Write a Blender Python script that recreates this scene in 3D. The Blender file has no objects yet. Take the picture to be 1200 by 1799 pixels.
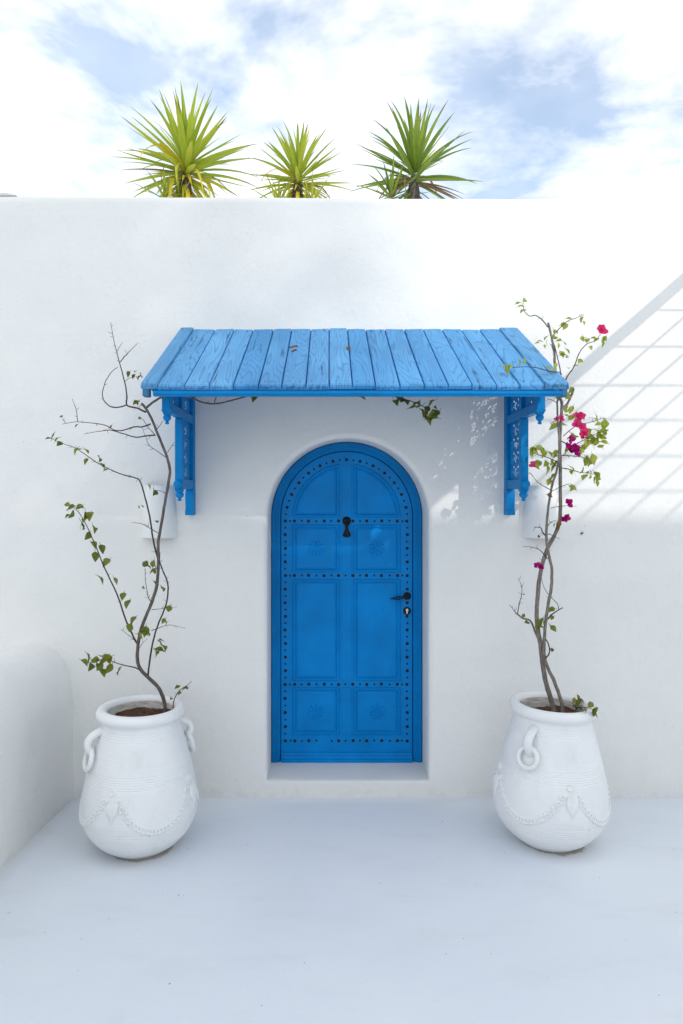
import bpy, bmesh, math, random
from mathutils import Vector, Matrix, Quaternion, noise
from math import pi, sin, cos, radians, sqrt, atan2

random.seed(11)
S = bpy.context.scene
COL = S.collection

# ------------------------------------------------------------------ camera
F, CX, CY, D, EYE = 1240.0, 578.0, 875.0, 4.12, 1.75     # focal (px of a 1200 wide frame), principal point, distance to the wall, eye height
cam_d = bpy.data.cameras.new('camera')
cam = bpy.data.objects.new('camera', cam_d); COL.objects.link(cam)
cam.location = (0, -D, EYE); cam.rotation_euler = (pi/2, 0, 0)
cam_d.sensor_fit = 'HORIZONTAL'; cam_d.sensor_width = 24.0; cam_d.lens = 24.0*F/1200
cam_d.shift_x = (600-CX)/1200; cam_d.shift_y = -(899.5-CY)/1200
cam_d.clip_start = 0.05; cam_d.clip_end = 500
S.camera = cam

# ------------------------------------------------------------------ sun, sky, exposure
SA, SB = 0.75, 0.655                       # per metre out of the wall a shadow moves SA to the left and SB down
sun_vec = Vector((SA, -1, SB)).normalized()
sd = bpy.data.lights.new('sun', 'SUN'); sd.energy = 2.0; sd.angle = radians(0.53); sd.color = (1.0, 0.955, 0.89)
so = bpy.data.objects.new('sun', sd); COL.objects.link(so)
so.rotation_euler = (-sun_vec).to_track_quat('-Z', 'Y').to_euler(); so.location = (6, -9, 9)
w = bpy.data.worlds.new('World'); S.world = w; w.use_nodes = True
w.cycles.sampling_method = 'MANUAL'; w.cycles.sample_map_resolution = 256
wn, wl = w.node_tree.nodes, w.node_tree.links
wn.clear()
def N(nodes, t, **kw):
    n = nodes.new(t)
    for k, v in kw.items(): setattr(n, k, v)
    return n
out = N(wn, 'ShaderNodeOutputWorld'); bg = N(wn, 'ShaderNodeBackground'); bg.inputs['Strength'].default_value = 0.15
sky = N(wn, 'ShaderNodeTexSky', sky_type='NISHITA'); sky.sun_disc = False
sky.sun_elevation = math.asin(sun_vec.z); sky.sun_rotation = atan2(sun_vec.x, sun_vec.y)
sky.air_density = 1.0; sky.dust_density = 1.0; sky.ozone_density = 1.4
tc = N(wn, 'ShaderNodeTexCoord'); sx = N(wn, 'ShaderNodeSeparateXYZ'); wl.new(tc.outputs['Generated'], sx.inputs[0])
def wm(op, a, b=None):
    n = N(wn, 'ShaderNodeMath', operation=op)
    for i, v in enumerate((a, b)):
        if v is None: continue
        if isinstance(v, (int, float)): n.inputs[i].default_value = v
        else: wl.new(v, n.inputs[i])
    return n.outputs[0]
zz = wm('ADD', wm('MAXIMUM', sx.outputs[2], 0.0), 0.12)
cxy = N(wn, 'ShaderNodeCombineXYZ'); wl.new(wm('DIVIDE', sx.outputs[0], zz), cxy.inputs[0]); wl.new(wm('DIVIDE', sx.outputs[1], zz), cxy.inputs[1])
mp = N(wn, 'ShaderNodeMapping'); wl.new(cxy.outputs[0], mp.inputs[0]); mp.inputs['Location'].default_value = (9.1, 4.4, 0.4); mp.inputs['Rotation'].default_value = (0, 0, 0.35)
n1 = N(wn, 'ShaderNodeTexNoise'); n1.inputs['Scale'].default_value = 2.6; n1.inputs['Detail'].default_value = 5; n1.inputs['Roughness'].default_value = 0.60; n1.inputs['Distortion'].default_value = 0.25
wl.new(mp.outputs[0], n1.inputs['Vector'])
cov = n1.outputs['Fac']
# gaps in the cloud cover where the photograph shows blue
for gx, gy, gr, ga_ in ((180, 110, 0.095, 0.13), (240, 185, 0.06, 0.08), (385, 190, 0.05, 0.06), (885, 262, 0.12, 0.15), (965, 320, 0.09, 0.12), (830, 100, 0.06, 0.10), (1045, 100, 0.05, 0.09), (735, 130, 0.05, 0.05)):
    gd = Vector(((gx-CX)/F, 1, (CY-gy)/F)).normalized()
    dn = N(wn, 'ShaderNodeVectorMath', operation='DISTANCE'); wl.new(tc.outputs['Generated'], dn.inputs[0]); dn.inputs[1].default_value = gd
    mr = N(wn, 'ShaderNodeMapRange', interpolation_type='SMOOTHSTEP'); wl.new(dn.outputs['Value'], mr.inputs['Value'])
    mr.inputs['From Min'].default_value = 0; mr.inputs['From Max'].default_value = gr*1.25; mr.inputs['To Min'].default_value = ga_; mr.inputs['To Max'].default_value = 0
    cov = wm('SUBTRACT', cov, mr.outputs[0])
cr = N(wn, 'ShaderNodeValToRGB'); wl.new(cov, cr.inputs[0])
cr.color_ramp.elements[0].position = 0.34; cr.color_ramp.elements[0].color = (0.34, 0.34, 0.34, 1)
cr.color_ramp.elements[1].position = 0.60; cr.color_ramp.elements[1].color = (1, 1, 1, 1)
n2 = N(wn, 'ShaderNodeTexNoise'); n2.inputs['Scale'].default_value = 6; n2.inputs['Detail'].default_value = 3; wl.new(mp.outputs[0], n2.inputs['Vector'])
cm = N(wn, 'ShaderNodeMixRGB'); wl.new(n2.outputs['Fac'], cm.inputs[0]); cm.inputs[1].default_value = (6.4, 7.1, 8.0, 1); cm.inputs[2].default_value = (15.6, 14.9, 14.1, 1)
mx = N(wn, 'ShaderNodeMixRGB'); wl.new(cr.outputs[0], mx.inputs[0]); tint = N(wn, 'ShaderNodeMixRGB', blend_type='MULTIPLY'); tint.inputs[0].default_value = 1; wl.new(sky.outputs[0], tint.inputs[1]); tint.inputs[2].default_value = (0.88, 1.46, 1.74, 1); wl.new(tint.outputs[0], mx.inputs[1]); wl.new(cm.outputs[0], mx.inputs[2])
wl.new(mx.outputs[0], bg.inputs[0]); wl.new(bg.outputs[0], out.inputs[0])
S.view_settings.view_transform = 'Standard'; S.view_settings.look = 'None'
S.view_settings.gamma = 1; S.view_settings.use_curve_mapping = False; S.view_settings.exposure = -0.18
S.render.engine = 'CYCLES'; S.cycles.max_bounces = 8; S.cycles.diffuse_bounces = 4; S.cycles.glossy_bounces = 2; S.cycles.transmission_bounces = 2

# ------------------------------------------------------------------ helpers
def at(px, py, Y):
    """point of the place seen at a pixel of the 1200x1799 photograph, at depth Y (wall face = 0)"""
    d = D + Y
    return Vector(((px-CX)/F*d, Y, EYE-(py-CY)/F*d))

def empty(name, loc, label, cat, group=None):
    o = bpy.data.objects.new(name, None); COL.objects.link(o); o.location = loc; o.empty_display_size = 0.1
    o['label'] = label; o['category'] = cat
    if group: o['group'] = group
    return o
def root_of(o):
    while o.parent: o = o.parent
    return o
class MB:
    def __init__(s): s.v = []; s.f = []
    def add(s, vs, fs):
        b = len(s.v); s.v += [Vector(v) for v in vs]; s.f += [tuple(i+b for i in f) for f in fs]; return s
    def box(s, x0, x1, y0, y1, z0, z1, c=0.0):
        """box with chamfered edges"""
        x0, x1 = sorted((x0, x1)); y0, y1 = sorted((y0, y1)); z0, z1 = sorted((z0, z1))
        if c <= 0:
            vs = [(x, y, z) for x in (x0, x1) for y in (y0, y1) for z in (z0, z1)]
            return s.add(vs, [(0,1,3,2),(4,6,7,5),(0,4,5,1),(2,3,7,6),(0,2,6,4),(1,5,7,3)])
        bm = bmesh.new(); bmesh.ops.create_cube(bm, size=1)
        for v in bm.verts: v.co = Vector(((x0+x1)/2+v.co.x*(x1-x0), (y0+y1)/2+v.co.y*(y1-y0), (z0+z1)/2+v.co.z*(z1-z0)))
        bmesh.ops.bevel(bm, geom=bm.edges[:], offset=c, segments=1, affect='EDGES')
        bm.verts.index_update()
        s.add([v.co.copy() for v in bm.verts], [tuple(v.index for v in f.verts) for f in bm.faces]); bm.free(); return s
    def lathe(s, prof, n=16, M=None, a0=0, a1=2*pi):
        """profile [(r,z)] turned round z"""
        full = abs(a1-a0-2*pi) < 1e-6; m = n if full else n+1
        vs = []
        for r, z in prof:
            for k in range(m):
                a = a0+(a1-a0)*k/n; vs.append(Vector((r*cos(a), r*sin(a), z)))
        if M is not None: vs = [M @ v for v in vs]
        fs = []
        for i in range(len(prof)-1):
            for k in range(n):
                k2 = (k+1) % m; fs.append((i*m+k, i*m+k2, (i+1)*m+k2, (i+1)*m+k))
        if full:
            if prof[0][0] > 1e-6: fs.append(tuple(range(m-1, -1, -1)))
            if prof[-1][0] > 1e-6: fs.append(tuple((len(prof)-1)*m+k for k in range(m)))
        return s.add(vs, fs)
    def tube(s, pts, rads, n=7, cap=True):
        pts = [Vector(p) for p in pts]; L = len(pts); up = Vector((0.13, 0.9, 0.41)).normalized(); base = len(s.v); vs = []
        for i, p in enumerate(pts):
            t = (pts[min(i+1, L-1)]-pts[max(i-1, 0)]).normalized()
            a = t.cross(up)
            if a.length < 1e-4: a = t.cross(Vector((1, 0, 0)))
            a.normalize(); b = t.cross(a).normalized(); up = a.cross(t)
            r = rads[i] if not isinstance(rads, (int, float)) else rads
            vs += [p+a*(r*cos(2*pi*k/n))+b*(r*sin(2*pi*k/n)) for k in range(n)]
        fs = [(i*n+k, i*n+(k+1) % n, (i+1)*n+(k+1) % n, (i+1)*n+k) for i in range(L-1) for k in range(n)]
        if cap: fs += [tuple(range(n-1, -1, -1)), tuple((L-1)*n+k for k in range(n))]
        return s.add(vs, fs)
    def torus(s, R, r, M=None, n=28, m=10):
        vs = []
        for i in range(n):
            a = 2*pi*i/n
            for j in range(m):
                b = 2*pi*j/m; vs.append(Vector(((R+r*cos(b))*cos(a), (R+r*cos(b))*sin(a), r*sin(b))))
        if M is not None: vs = [M @ v for v in vs]
        return s.add(vs, [(i*m+j, ((i+1) % n)*m+j, ((i+1) % n)*m+(j+1) % m, i*m+(j+1) % m) for i in range(n) for j in range(m)])
    def mesh(s, name, m=None, smooth=35):
        me = bpy.data.meshes.new(name); me.from_pydata([tuple(v) for v in s.v], [], s.f)
        bm = bmesh.new(); bm.from_mesh(me); bmesh.ops.recalc_face_normals(bm, faces=bm.faces); bm.to_mesh(me); bm.free()
        if smooth:
            for p in me.polygons: p.use_smooth = True
            me.set_sharp_from_angle(angle=radians(smooth))
        if m: me.materials.append(m)
        me.update(); return me
    def build(s, name, m, parent=None, smooth=35):
        """vertices are world coordinates; parents are never rotated"""
        off = root_of(parent).location.copy() if parent else Vector()
        if parent:
            s.v = [v-off for v in s.v]
        o = bpy.data.objects.new(name, s.mesh(name, m, smooth)); COL.objects.link(o); o.parent = parent
        return o
def inst(name, me, loc, rot=None, sc=None, parent=None):
    o = bpy.data.objects.new(name, me); COL.objects.link(o)
    if parent: o.parent = parent; loc = Vector(loc)-root_of(parent).location
    o.location = loc
    if rot is not None:
        o.rotation_mode = 'QUATERNION'; o.rotation_quaternion = rot
    if sc is not None: o.scale = (sc, sc, sc) if isinstance(sc, (int, float)) else sc
    return o
def tag(o, label, cat, group=None, kind=None):
    if label: o['label'] = label
    if cat: o['category'] = cat
    if group: o['group'] = group
    if kind: o['kind'] = kind
    return o
def catmull(P, sub=6):
    P = [Vector(p) for p in P]
    if len(P) < 3: return [P[0].lerp(P[-1], i/sub) for i in range(sub+1)]
    Q = [P[0]*2-P[1]]+P+[P[-1]*2-P[-2]]; R = []
    for i in range(1, len(Q)-2):
        a, b, c, d = Q[i-1], Q[i], Q[i+1], Q[i+2]
        for k in range(sub):
            t = k/sub; R.append(0.5*((2*b)+(c-a)*t+(2*a-5*b+4*c-d)*t*t+(3*b-a-3*c+d)*t**3))
    R.append(P[-1]); return R

# ------------------------------------------------------------------ materials
class Mat:
    def __init__(s, name):
        s.m = bpy.data.materials.new(name); s.m.use_nodes = True; s.n = s.m.node_tree.nodes; s.l = s.m.node_tree.links
        s.p = s.n['Principled BSDF']; s.o = s.n['Material Output']
        s.tc = s.n.new('ShaderNodeTexCoord')
    def nd(s, t, **kw): return N(s.n, t, **kw)
    def set(s, sock, v):
        if hasattr(v, 'links') or isinstance(v, bpy.types.NodeSocket): s.l.new(v, sock)
        elif isinstance(v, tuple) and len(v) == 3 and sock.type == 'RGBA': sock.default_value = (*v, 1)
        else: sock.default_value = v
    def map(s, src, loc=(0,0,0), sc=(1,1,1), rot=(0,0,0)):
        n = s.nd('ShaderNodeMapping'); s.set(n.inputs['Vector'], src); n.inputs['Location'].default_value = loc
        n.inputs['Scale'].default_value = sc; n.inputs['Rotation'].default_value = rot; return n.outputs[0]
    def noise(s, vec, scale, detail=4, rough=0.55, dist=0):
        n = s.nd('ShaderNodeTexNoise'); s.set(n.inputs['Vector'], vec); n.inputs['Scale'].default_value = scale
        n.inputs['Detail'].default_value = detail; n.inputs['Roughness'].default_value = rough; n.inputs['Distortion'].default_value = dist; return n.outputs['Fac']
    def voro(s, vec, scale, feature='F1', out='Distance', rnd=1.0):
        n = s.nd('ShaderNodeTexVoronoi', feature=feature); s.set(n.inputs['Vector'], vec); n.inputs['Scale'].default_value = scale
        n.inputs['Randomness'].default_value = rnd; return n.outputs[out]
    def voro2(s, vec, scale):
        n = s.nd('ShaderNodeTexVoronoi', feature='F1'); s.set(n.inputs['Vector'], vec); n.inputs['Scale'].default_value = scale; return n.outputs['Distance'], n.outputs['Color']
    def ramp(s, fac, *stops):
        n = s.nd('ShaderNodeValToRGB'); s.set(n.inputs[0], fac); e = n.color_ramp.elements
        while len(e) < len(stops): e.new(0.5)
        for el, (pos, c) in zip(e, stops): el.position = pos; el.color = (c, c, c, 1) if isinstance(c, (int, float)) else (*c, 1)
        return n.outputs[0]
    def mix(s, fac, a, b, mode='MIX'):
        n = s.nd('ShaderNodeMixRGB', blend_type=mode); s.set(n.inputs[0], fac); s.set(n.inputs[1], a); s.set(n.inputs[2], b); return n.outputs[0]
    def math(s, op, a, b=0.0):
        n = s.nd('ShaderNodeMath', operation=op); s.set(n.inputs[0], a); s.set(n.inputs[1], b); return n.outputs[0]
    def vadd(s, a, b):
        n = s.nd('ShaderNodeVectorMath', operation='ADD'); s.set(n.inputs[0], a); s.set(n.inputs[1], b); return n.outputs[0]
    def bump(s, h, strength, dist, prev=None):
        n = s.nd('ShaderNodeBump'); n.inputs['Strength'].default_value = strength; n.inputs['Distance'].default_value = dist
        s.set(n.inputs['Height'], h)
        if prev is not None: s.l.new(prev, n.inputs['Normal'])
        s.l.new(n.outputs[0], s.p.inputs['Normal']); return n.outputs[0]
    def base(s, c, rough=0.5, spec=0.5):
        s.set(s.p.inputs['Base Color'], c); s.set(s.p.inputs['Roughness'], rough); s.set(s.p.inputs['Specular IOR Level'], spec); return s

def geo_pos(M):
    return M.nd('ShaderNodeNewGeometry').outputs['Position']

def plaster(name, col=(0.812, 0.80, 0.772), cracks=0.13, relief=1.0, specks=0.5):
    M = Mat(name); P = geo_pos(M)
    mott = M.noise(P, 1.3, 3, 0.6); fine = M.noise(P, 14, 4, 0.65)
    c = M.mix(M.ramp(mott, (0.35, 0.0), (0.7, 1.0)), tuple(x*0.955 for x in col), col)
    c = M.mix(M.math('MULTIPLY', M.ramp(fine, (0.30, 1.0), (0.45, 0.0)), 0.10), c, tuple(x*y for x, y in zip(col, (0.8, 0.78, 0.74))))
    # hairline cracks, only here and there
    wob = M.nd('ShaderNodeTexNoise'); wob.inputs['Scale'].default_value = 5; wob.inputs['Detail'].default_value = 3; M.set(wob.inputs['Vector'], P)
    sc = M.nd('ShaderNodeVectorMath', operation='SCALE'); M.l.new(wob.outputs['Color'], sc.inputs[0]); sc.inputs['Scale'].default_value = 0.35
    if cracks > 0:
        e = M.voro(M.vadd(P, sc.outputs[0]), 1.5, 'DISTANCE_TO_EDGE')
        line = M.ramp(e, (0.0, 1.0), (0.0024, 0.0)); where = M.ramp(M.noise(M.map(P, (7, 3, 2)), 1.1, 1), (0.50, 0.0), (0.60, 1.0))
        ck = M.math('MULTIPLY', line, where)
        c = M.mix(M.math('MULTIPLY', ck, cracks), c, (0.42, 0.40, 0.37))
    if specks > 0:
        v, rn = M.voro2(P, 9.0)
        sp = M.math('MULTIPLY', M.ramp(v, (0.020, 1.0), (0.034, 0.0)), M.ramp(rn, (0.62, 0.0), (0.66, 1.0)))
        c = M.mix(M.math('MULTIPLY', sp, specks), c, (0.16, 0.15, 0.14))
    zs = M.nd('ShaderNodeSeparateXYZ'); M.set(zs.inputs[0], P)      # splashed dirt and scuffs along the foot
    foot = M.ramp(M.math('ADD', zs.outputs[2], M.math('ADD', M.math('MULTIPLY', fine, -0.26), 0.13)), (0.0, 1.0), (0.035, 0.45), (0.17, 0.0))
    c = M.mix(M.math('MULTIPLY', foot, 0.24), c, (0.50, 0.485, 0.45))
    M.base(c, 0.88, 0.25)
    h = M.math('ADD', M.math('MULTIPLY', M.noise(P, 3.0, 1, 0.5), 0.022), M.math('MULTIPLY', M.noise(P, 24, 4, 0.66), 0.0042))
    M.bump(h, min(1.0, 0.95*relief), 1.05)
    return M.m
M_wall = plaster('white_plaster')
M_low = plaster('low_wall_plaster', (0.825, 0.82, 0.80), 0.2, 1.2, 0.3)
M_house = plaster('house_plaster', (0.80, 0.79, 0.77), 0.2, 0.6, 0.2)
M_sconce = plaster('sconce_plaster', (0.80, 0.80, 0.79), 0.0, 0.5, 0.0)

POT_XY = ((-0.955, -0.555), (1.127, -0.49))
def floor_mat():
    M = Mat('painted_floor'); P = geo_pos(M)
    mott = M.noise(P, 1.1, 4, 0.6); st = M.noise(M.map(P, (0, 0, 0), (1.0, 2.6, 1)), 2.2, 4, 0.65)
    c = M.mix(M.ramp(mott, (0.35, 0.0), (0.68, 1.0)), (0.705, 0.750, 0.805), (0.745, 0.780, 0.825))
    c = M.mix(M.math('MULTIPLY', M.ramp(st, (0.52, 0.0), (0.72, 1.0)), 0.30), c, (0.64, 0.645, 0.665))
    for scale, size, keep, amt in ((22, 0.075, 0.72, 0.8), (7, 0.034, 0.66, 0.9), (48, 0.10, 0.78, 0.5)):
        v, rn = M.voro2(P, scale)
        sp = M.math('MULTIPLY', M.ramp(v, (size*0.6, 1.0), (size, 0.0)), M.ramp(rn, (keep, 0.0), (keep+0.03, 1.0)))
        c = M.mix(M.math('MULTIPLY', sp, amt), c, (0.22, 0.21, 0.20))
    # rusty water stains round the pot feet; innermost dark ring is painted contact shadow
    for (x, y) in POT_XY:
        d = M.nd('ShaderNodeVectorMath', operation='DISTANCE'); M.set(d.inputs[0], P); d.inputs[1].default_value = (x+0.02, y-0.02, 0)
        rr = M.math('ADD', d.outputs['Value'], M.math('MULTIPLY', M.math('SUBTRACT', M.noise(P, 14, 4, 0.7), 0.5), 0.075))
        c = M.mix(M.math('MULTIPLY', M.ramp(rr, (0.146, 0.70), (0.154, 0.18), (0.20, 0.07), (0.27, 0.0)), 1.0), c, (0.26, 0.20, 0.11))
    e = M.nd('ShaderNodeSeparateXYZ'); M.set(e.inputs[0], P)
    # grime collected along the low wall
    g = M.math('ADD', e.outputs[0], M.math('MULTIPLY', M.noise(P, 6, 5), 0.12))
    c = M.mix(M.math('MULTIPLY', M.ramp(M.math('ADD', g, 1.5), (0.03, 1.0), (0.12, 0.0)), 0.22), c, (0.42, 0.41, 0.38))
    M.base(c, M.ramp(mott, (0.3, 0.5), (0.7, 0.68)), 0.35)
    h = M.math('ADD', M.math('MULTIPLY', M.noise(P, 4, 1, 0.5), 0.006), M.math('MULTIPLY', M.noise(P, 60, 3, 0.7), 0.0014))
    M.bump(h, 0.7, 1.0)
    return M.m
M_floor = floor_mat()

def wood_mat(name, c_lo, c_hi, dark, crack=1.0, rough=0.55):
    M = Mat(name); oi = M.nd('ShaderNodeObjectInfo')
    off = M.nd('ShaderNodeVectorMath', operation='SCALE'); cb = M.nd('ShaderNodeCombineXYZ')
    M.set(cb.inputs[0], oi.outputs['Random']); M.set(cb.inputs[1], M.math('FRACT', M.math('MULTIPLY', oi.outputs['Random'], 7.31))); M.set(cb.inputs[2], oi.outputs['Random'])
    M.l.new(cb.outputs[0], off.inputs[0]); off.inputs['Scale'].default_value = 23.0
    V = M.vadd(M.tc.outputs['Object'], off.outputs[0])
    Vs = M.map(V, sc=(1, 0.105, 0.16))
    # contour lines of a stretched noise read as flat-sawn grain
    h = M.noise(Vs, 9.0, 1.5, 0.45, 0.3)
    rings = M.math('ABSOLUTE', M.math('SUBTRACT', M.math('FRACT', M.math('MULTIPLY', h, 21.0)), 0.5))
    grain = M.ramp(rings, (0.0, 0.0), (0.16, 1.0))
    fibre = M.noise(M.map(V, sc=(1, 0.035, 0.05)), 170, 4, 0.7)
    big = M.noise(M.map(V, sc=(1, 0.4, 1)), 7, 4)
    ckn = M.noise(M.map(V, sc=(1, 0.03, 0.05)), 60, 3, 0.6); ckw = M.ramp(M.noise(M.map(V, (3, 1, 0), (1, 0.5, 1)), 8, 3), (0.46, 0.0), (0.60, 1.0))
    ck = M.math('MULTIPLY', M.ramp(ckn, (0.32, 1.0), (0.39, 0.0)), ckw)
    c = M.mix(M.ramp(M.math('ADD', M.math('MULTIPLY', big, 0.7), M.math('MULTIPLY', oi.outputs['Random'], 0.3)), (0.3, 0.0), (0.75, 1.0)), c_lo, c_hi)
    c = M.mix(M.math('MULTIPLY', M.math('SUBTRACT', 1.0, grain), 0.60), c, tuple(x*0.50 for x in c_lo))
    c = M.mix(M.math('MULTIPLY', M.ramp(fibre, (0.35, 1.0), (0.5, 0.0)), 0.25), c, tuple(x*0.6 for x in c_lo))
    c = M.mix(M.math('MULTIPLY', ck, 0.85*crack), c, dark)
    ysep = M.nd('ShaderNodeSeparateXYZ'); M.set(ysep.inputs[0], M.tc.outputs['Object'])
    endw = M.math('ADD', ysep.outputs[1], M.math('MULTIPLY', M.noise(V, 60, 3, 0.7), -0.05))      # worn, split lower ends
    endm = M.math('MULTIPLY', M.ramp(M.math('ADD', endw, 0.5300), (0.0, 1.0), (0.005, 0.0)), 0.5)
    c = M.mix(endm, c, dark)
    M.base(c, M.ramp(big, (0.3, rough-0.08), (0.7, rough+0.1)), 0.25)
    b = M.bump(grain, 0.55, 0.0016); b = M.bump(fibre, 0.4, 0.0012, b); M.bump(M.math('SUBTRACT', 1.0, ck), 0.9*crack, 0.003, b)
    return M.m
M_plank = wood_mat('weathered_blue_planks', (0.050, 0.258, 0.555), (0.138, 0.390, 0.685), (0.006, 0.03, 0.08))
M_edge = wood_mat('worn_blue_edge', (0.050, 0.235, 0.50), (0.115, 0.34, 0.60), (0.004, 0.02, 0.06), 1.0)

def paint_mat(name, col, rough=0.4, wear=0.25, bump=0.25):
    M = Mat(name); P = geo_pos(M)
    n = M.noise(P, 6, 5, 0.6); f = M.noise(P, 55, 4, 0.65)
    c = M.mix(M.ramp(n, (0.35, 0.0), (0.7, 1.0)), tuple(x*0.86 for x in col), tuple(min(1, x*1.08) for x in col))
    c = M.mix(M.math('MULTIPLY', M.ramp(f, (0.28, 1.0), (0.36, 0.0)), wear), c, tuple(x*0.4 for x in col))
    M.base(c, M.ramp(n, (0.3, rough-0.06), (0.7, rough+0.08)), 0.10)
    br_ = M.noise(M.map(P, sc=(1, 1, 0.06)), 95, 3, 0.65)
    b = M.bump(br_, bump*2.2, 0.0016); M.bump(n, 0.15, 0.01, b)
    return M.m
M_blue = paint_mat('blue_paint', (0.004, 0.215, 0.540), 0.42)
M_door = paint_mat('blue_door_paint', (0.000, 0.218, 0.590), 0.34, 0.12, 0.18)
M_frame = paint_mat('blue_frame_paint', (0.000, 0.182, 0.490), 0.36, 0.12, 0.18)
def simple(name, col, rough, metal=0.0, n_amt=0.15):
    M = Mat(name); P = geo_pos(M); n = M.noise(P, 40, 4)
    M.base(M.mix(n, tuple(x*(1-n_amt) for x in col), tuple(min(1, x*(1+n_amt)) for x in col)), rough, 0.5 if metal or rough < 0.2 else 0.15)
    M.p.inputs['Metallic'].default_value = metal; M.bump(n, 0.15, 0.002); return M.m
M_iron = simple('black_iron', (0.012, 0.012, 0.014), 0.45, 0.0)
M_steel = simple('lock_steel', (0.55, 0.53, 0.50), 0.35, 0.9)
M_glass = simple('dark_window_glass', (0.03, 0.04, 0.05), 0.08)
M_grey = simple('grey_metal_edge', (0.48, 0.48, 0.47), 0.5)
M_beige = simple('beige_panel', (0.74, 0.71, 0.64), 0.8)
M_pergola = simple('weathered_wood', (0.42, 0.40, 0.37), 0.75)
M_dryleaf = simple('dry_leaf', (0.20, 0.10, 0.045), 0.8, 0, 0.4)

def pot_mat():
    M = Mat('white_painted_clay'); P = M.tc.outputs['Object']; n = M.noise(P, 5, 5)
    c = M.mix(M.ramp(n, (0.3, 0), (0.7, 1)), (0.78, 0.785, 0.785), (0.83, 0.83, 0.82))
    chip = M.math('MULTIPLY', M.ramp(M.noise(P, 34, 5, 0.7), (0.31, 1.0), (0.34, 0.0)), M.ramp(M.noise(P, 4.5, 2), (0.46, 0.0), (0.56, 1.0)))
    dirt = M.noise(M.map(P, (2, 5, 1), (1, 1, 0.5)), 11, 5, 0.7); c = M.mix(M.math('MULTIPLY', M.ramp(dirt, (0.52, 0.0), (0.75, 1.0)), 0.30), c, (0.62, 0.60, 0.56))
    c = M.mix(M.math('MULTIPLY', chip, 0.55), c, (0.42, 0.38, 0.34))
    M.base(c, 0.55, 0.4)
    b = M.bump(M.noise(M.map(P, sc=(0.25, 0.25, 3.5)), 30, 4, 0.6), 0.5, 0.0035)
    M.bump(M.noise(P, 45, 5, 0.65), 0.55, 0.0035, b); return M.m
M_pot = pot_mat()
def potin_mat():
    M = Mat('pot_inside'); P = M.tc.outputs['Object']
    n = M.noise(M.map(P, sc=(1, 1, 5)), 16, 5, 0.65)
    M.base(M.mix(M.ramp(n, (0.35, 0.0), (0.62, 1.0)), (0.46, 0.40, 0.34), (0.76, 0.75, 0.72)), 0.8); M.bump(n, 0.5, 0.004); return M.m
M_potin = potin_mat()
def soil_mat():
    M = Mat('soil'); P = M.tc.outputs['Object']; n = M.noise(P, 30, 6, 0.7); k = M.noise(P, 90, 4, 0.7)
    c = M.mix(M.ramp(n, (0.3, 0), (0.7, 1)), (0.030, 0.013, 0.006), (0.125, 0.048, 0.020))
    c = M.mix(M.ramp(k, (0.68, 0.0), (0.74, 1.0)), c, (0.40, 0.36, 0.30)); M.base(c, 0.9); M.bump(k, 0.7, 0.006); return M.m
M_soil = soil_mat()
def bark_mat(name, a, b_):
    M = Mat(name); P = geo_pos(M); n = M.noise(M.map(P, sc=(1, 1, 0.2)), 130, 5, 0.7); k = M.noise(P, 14, 4)
    c = M.mix(M.ramp(n, (0.35, 0), (0.65, 1)), a, b_); c = M.mix(M.math('MULTIPLY', k, 0.5), c, tuple(x*0.7 for x in a))
    M.base(c, 0.85); M.bump(n, 0.7, 0.002); return M.m
M_bark = bark_mat('brown_grey_bark', (0.060, 0.048, 0.040), (0.20, 0.165, 0.14))
M_bark2 = bark_mat('pale_grey_bark', (0.110, 0.092, 0.078), (0.33, 0.28, 0.235))
M_twig = bark_mat('dark_twig_bark', (0.035, 0.022, 0.018), (0.105, 0.070, 0.055))
def leaf_mat(name, cols, trans=0.35, blotch=0.35, brown=(0.16, 0.085, 0.03)):
    M = Mat(name); oi = M.nd('ShaderNodeObjectInfo'); P = M.tc.outputs['Object']
    n_ = M.nd('ShaderNodeValToRGB'); M.l.new(oi.outputs['Random'], n_.inputs[0]); e = n_.color_ramp.elements
    while len(e) < len(cols): e.new(0.5)
    for i, c in enumerate(cols): e[i].position = i/(len(cols)-1); e[i].color = (*c, 1)
    off = M.nd('ShaderNodeVectorMath', operation='SCALE'); cb = M.nd('ShaderNodeCombineXYZ'); M.set(cb.inputs[0], oi.outputs['Random']); M.l.new(cb.outputs[0], off.inputs[0]); off.inputs['Scale'].default_value = 31
    V = M.vadd(P, off.outputs[0]); n = M.noise(V, 45, 4, 0.6)
    c = M.mix(M.math('MULTIPLY', M.noise(V, 90, 3), 0.4), n_.outputs[0], tuple(x*0.6 for x in cols[0]))
    c = M.mix(M.math('MULTIPLY', M.ramp(n, (0.56, 0.0), (0.66, 1.0)), blotch), c, brown)
    M.base(c, 0.5, 0.35); M.bump(M.noise(V, 160, 2), 0.2, 0.001)
    t = M.nd('ShaderNodeBsdfTranslucent'); M.l.new(c, t.inputs[0]); ms = M.nd('ShaderNodeMixShader'); ms.inputs[0].default_value = trans
    M.l.new(M.p.outputs[0], ms.inputs[1]); M.l.new(t.outputs[0], ms.inputs[2]); M.l.new(ms.outputs[0], M.o.inputs[0]); return M.m
M_leafL = leaf_mat('shaded_olive_leaf', [(0.100, 0.140, 0.012), (0.18, 0.215, 0.020), (0.27, 0.275, 0.034), (0.14, 0.195, 0.018)], 0.25, 0.55)  # climber leaf with the shade put into its colour
M_leafR = leaf_mat('sunlit_lime_leaf', [(0.26, 0.34, 0.030), (0.42, 0.48, 0.06), (0.54, 0.54, 0.11), (0.34, 0.43, 0.042)], 0.45, 0.4, (0.30, 0.20, 0.05))  # climber leaf with the sunlight put into its colour
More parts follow.
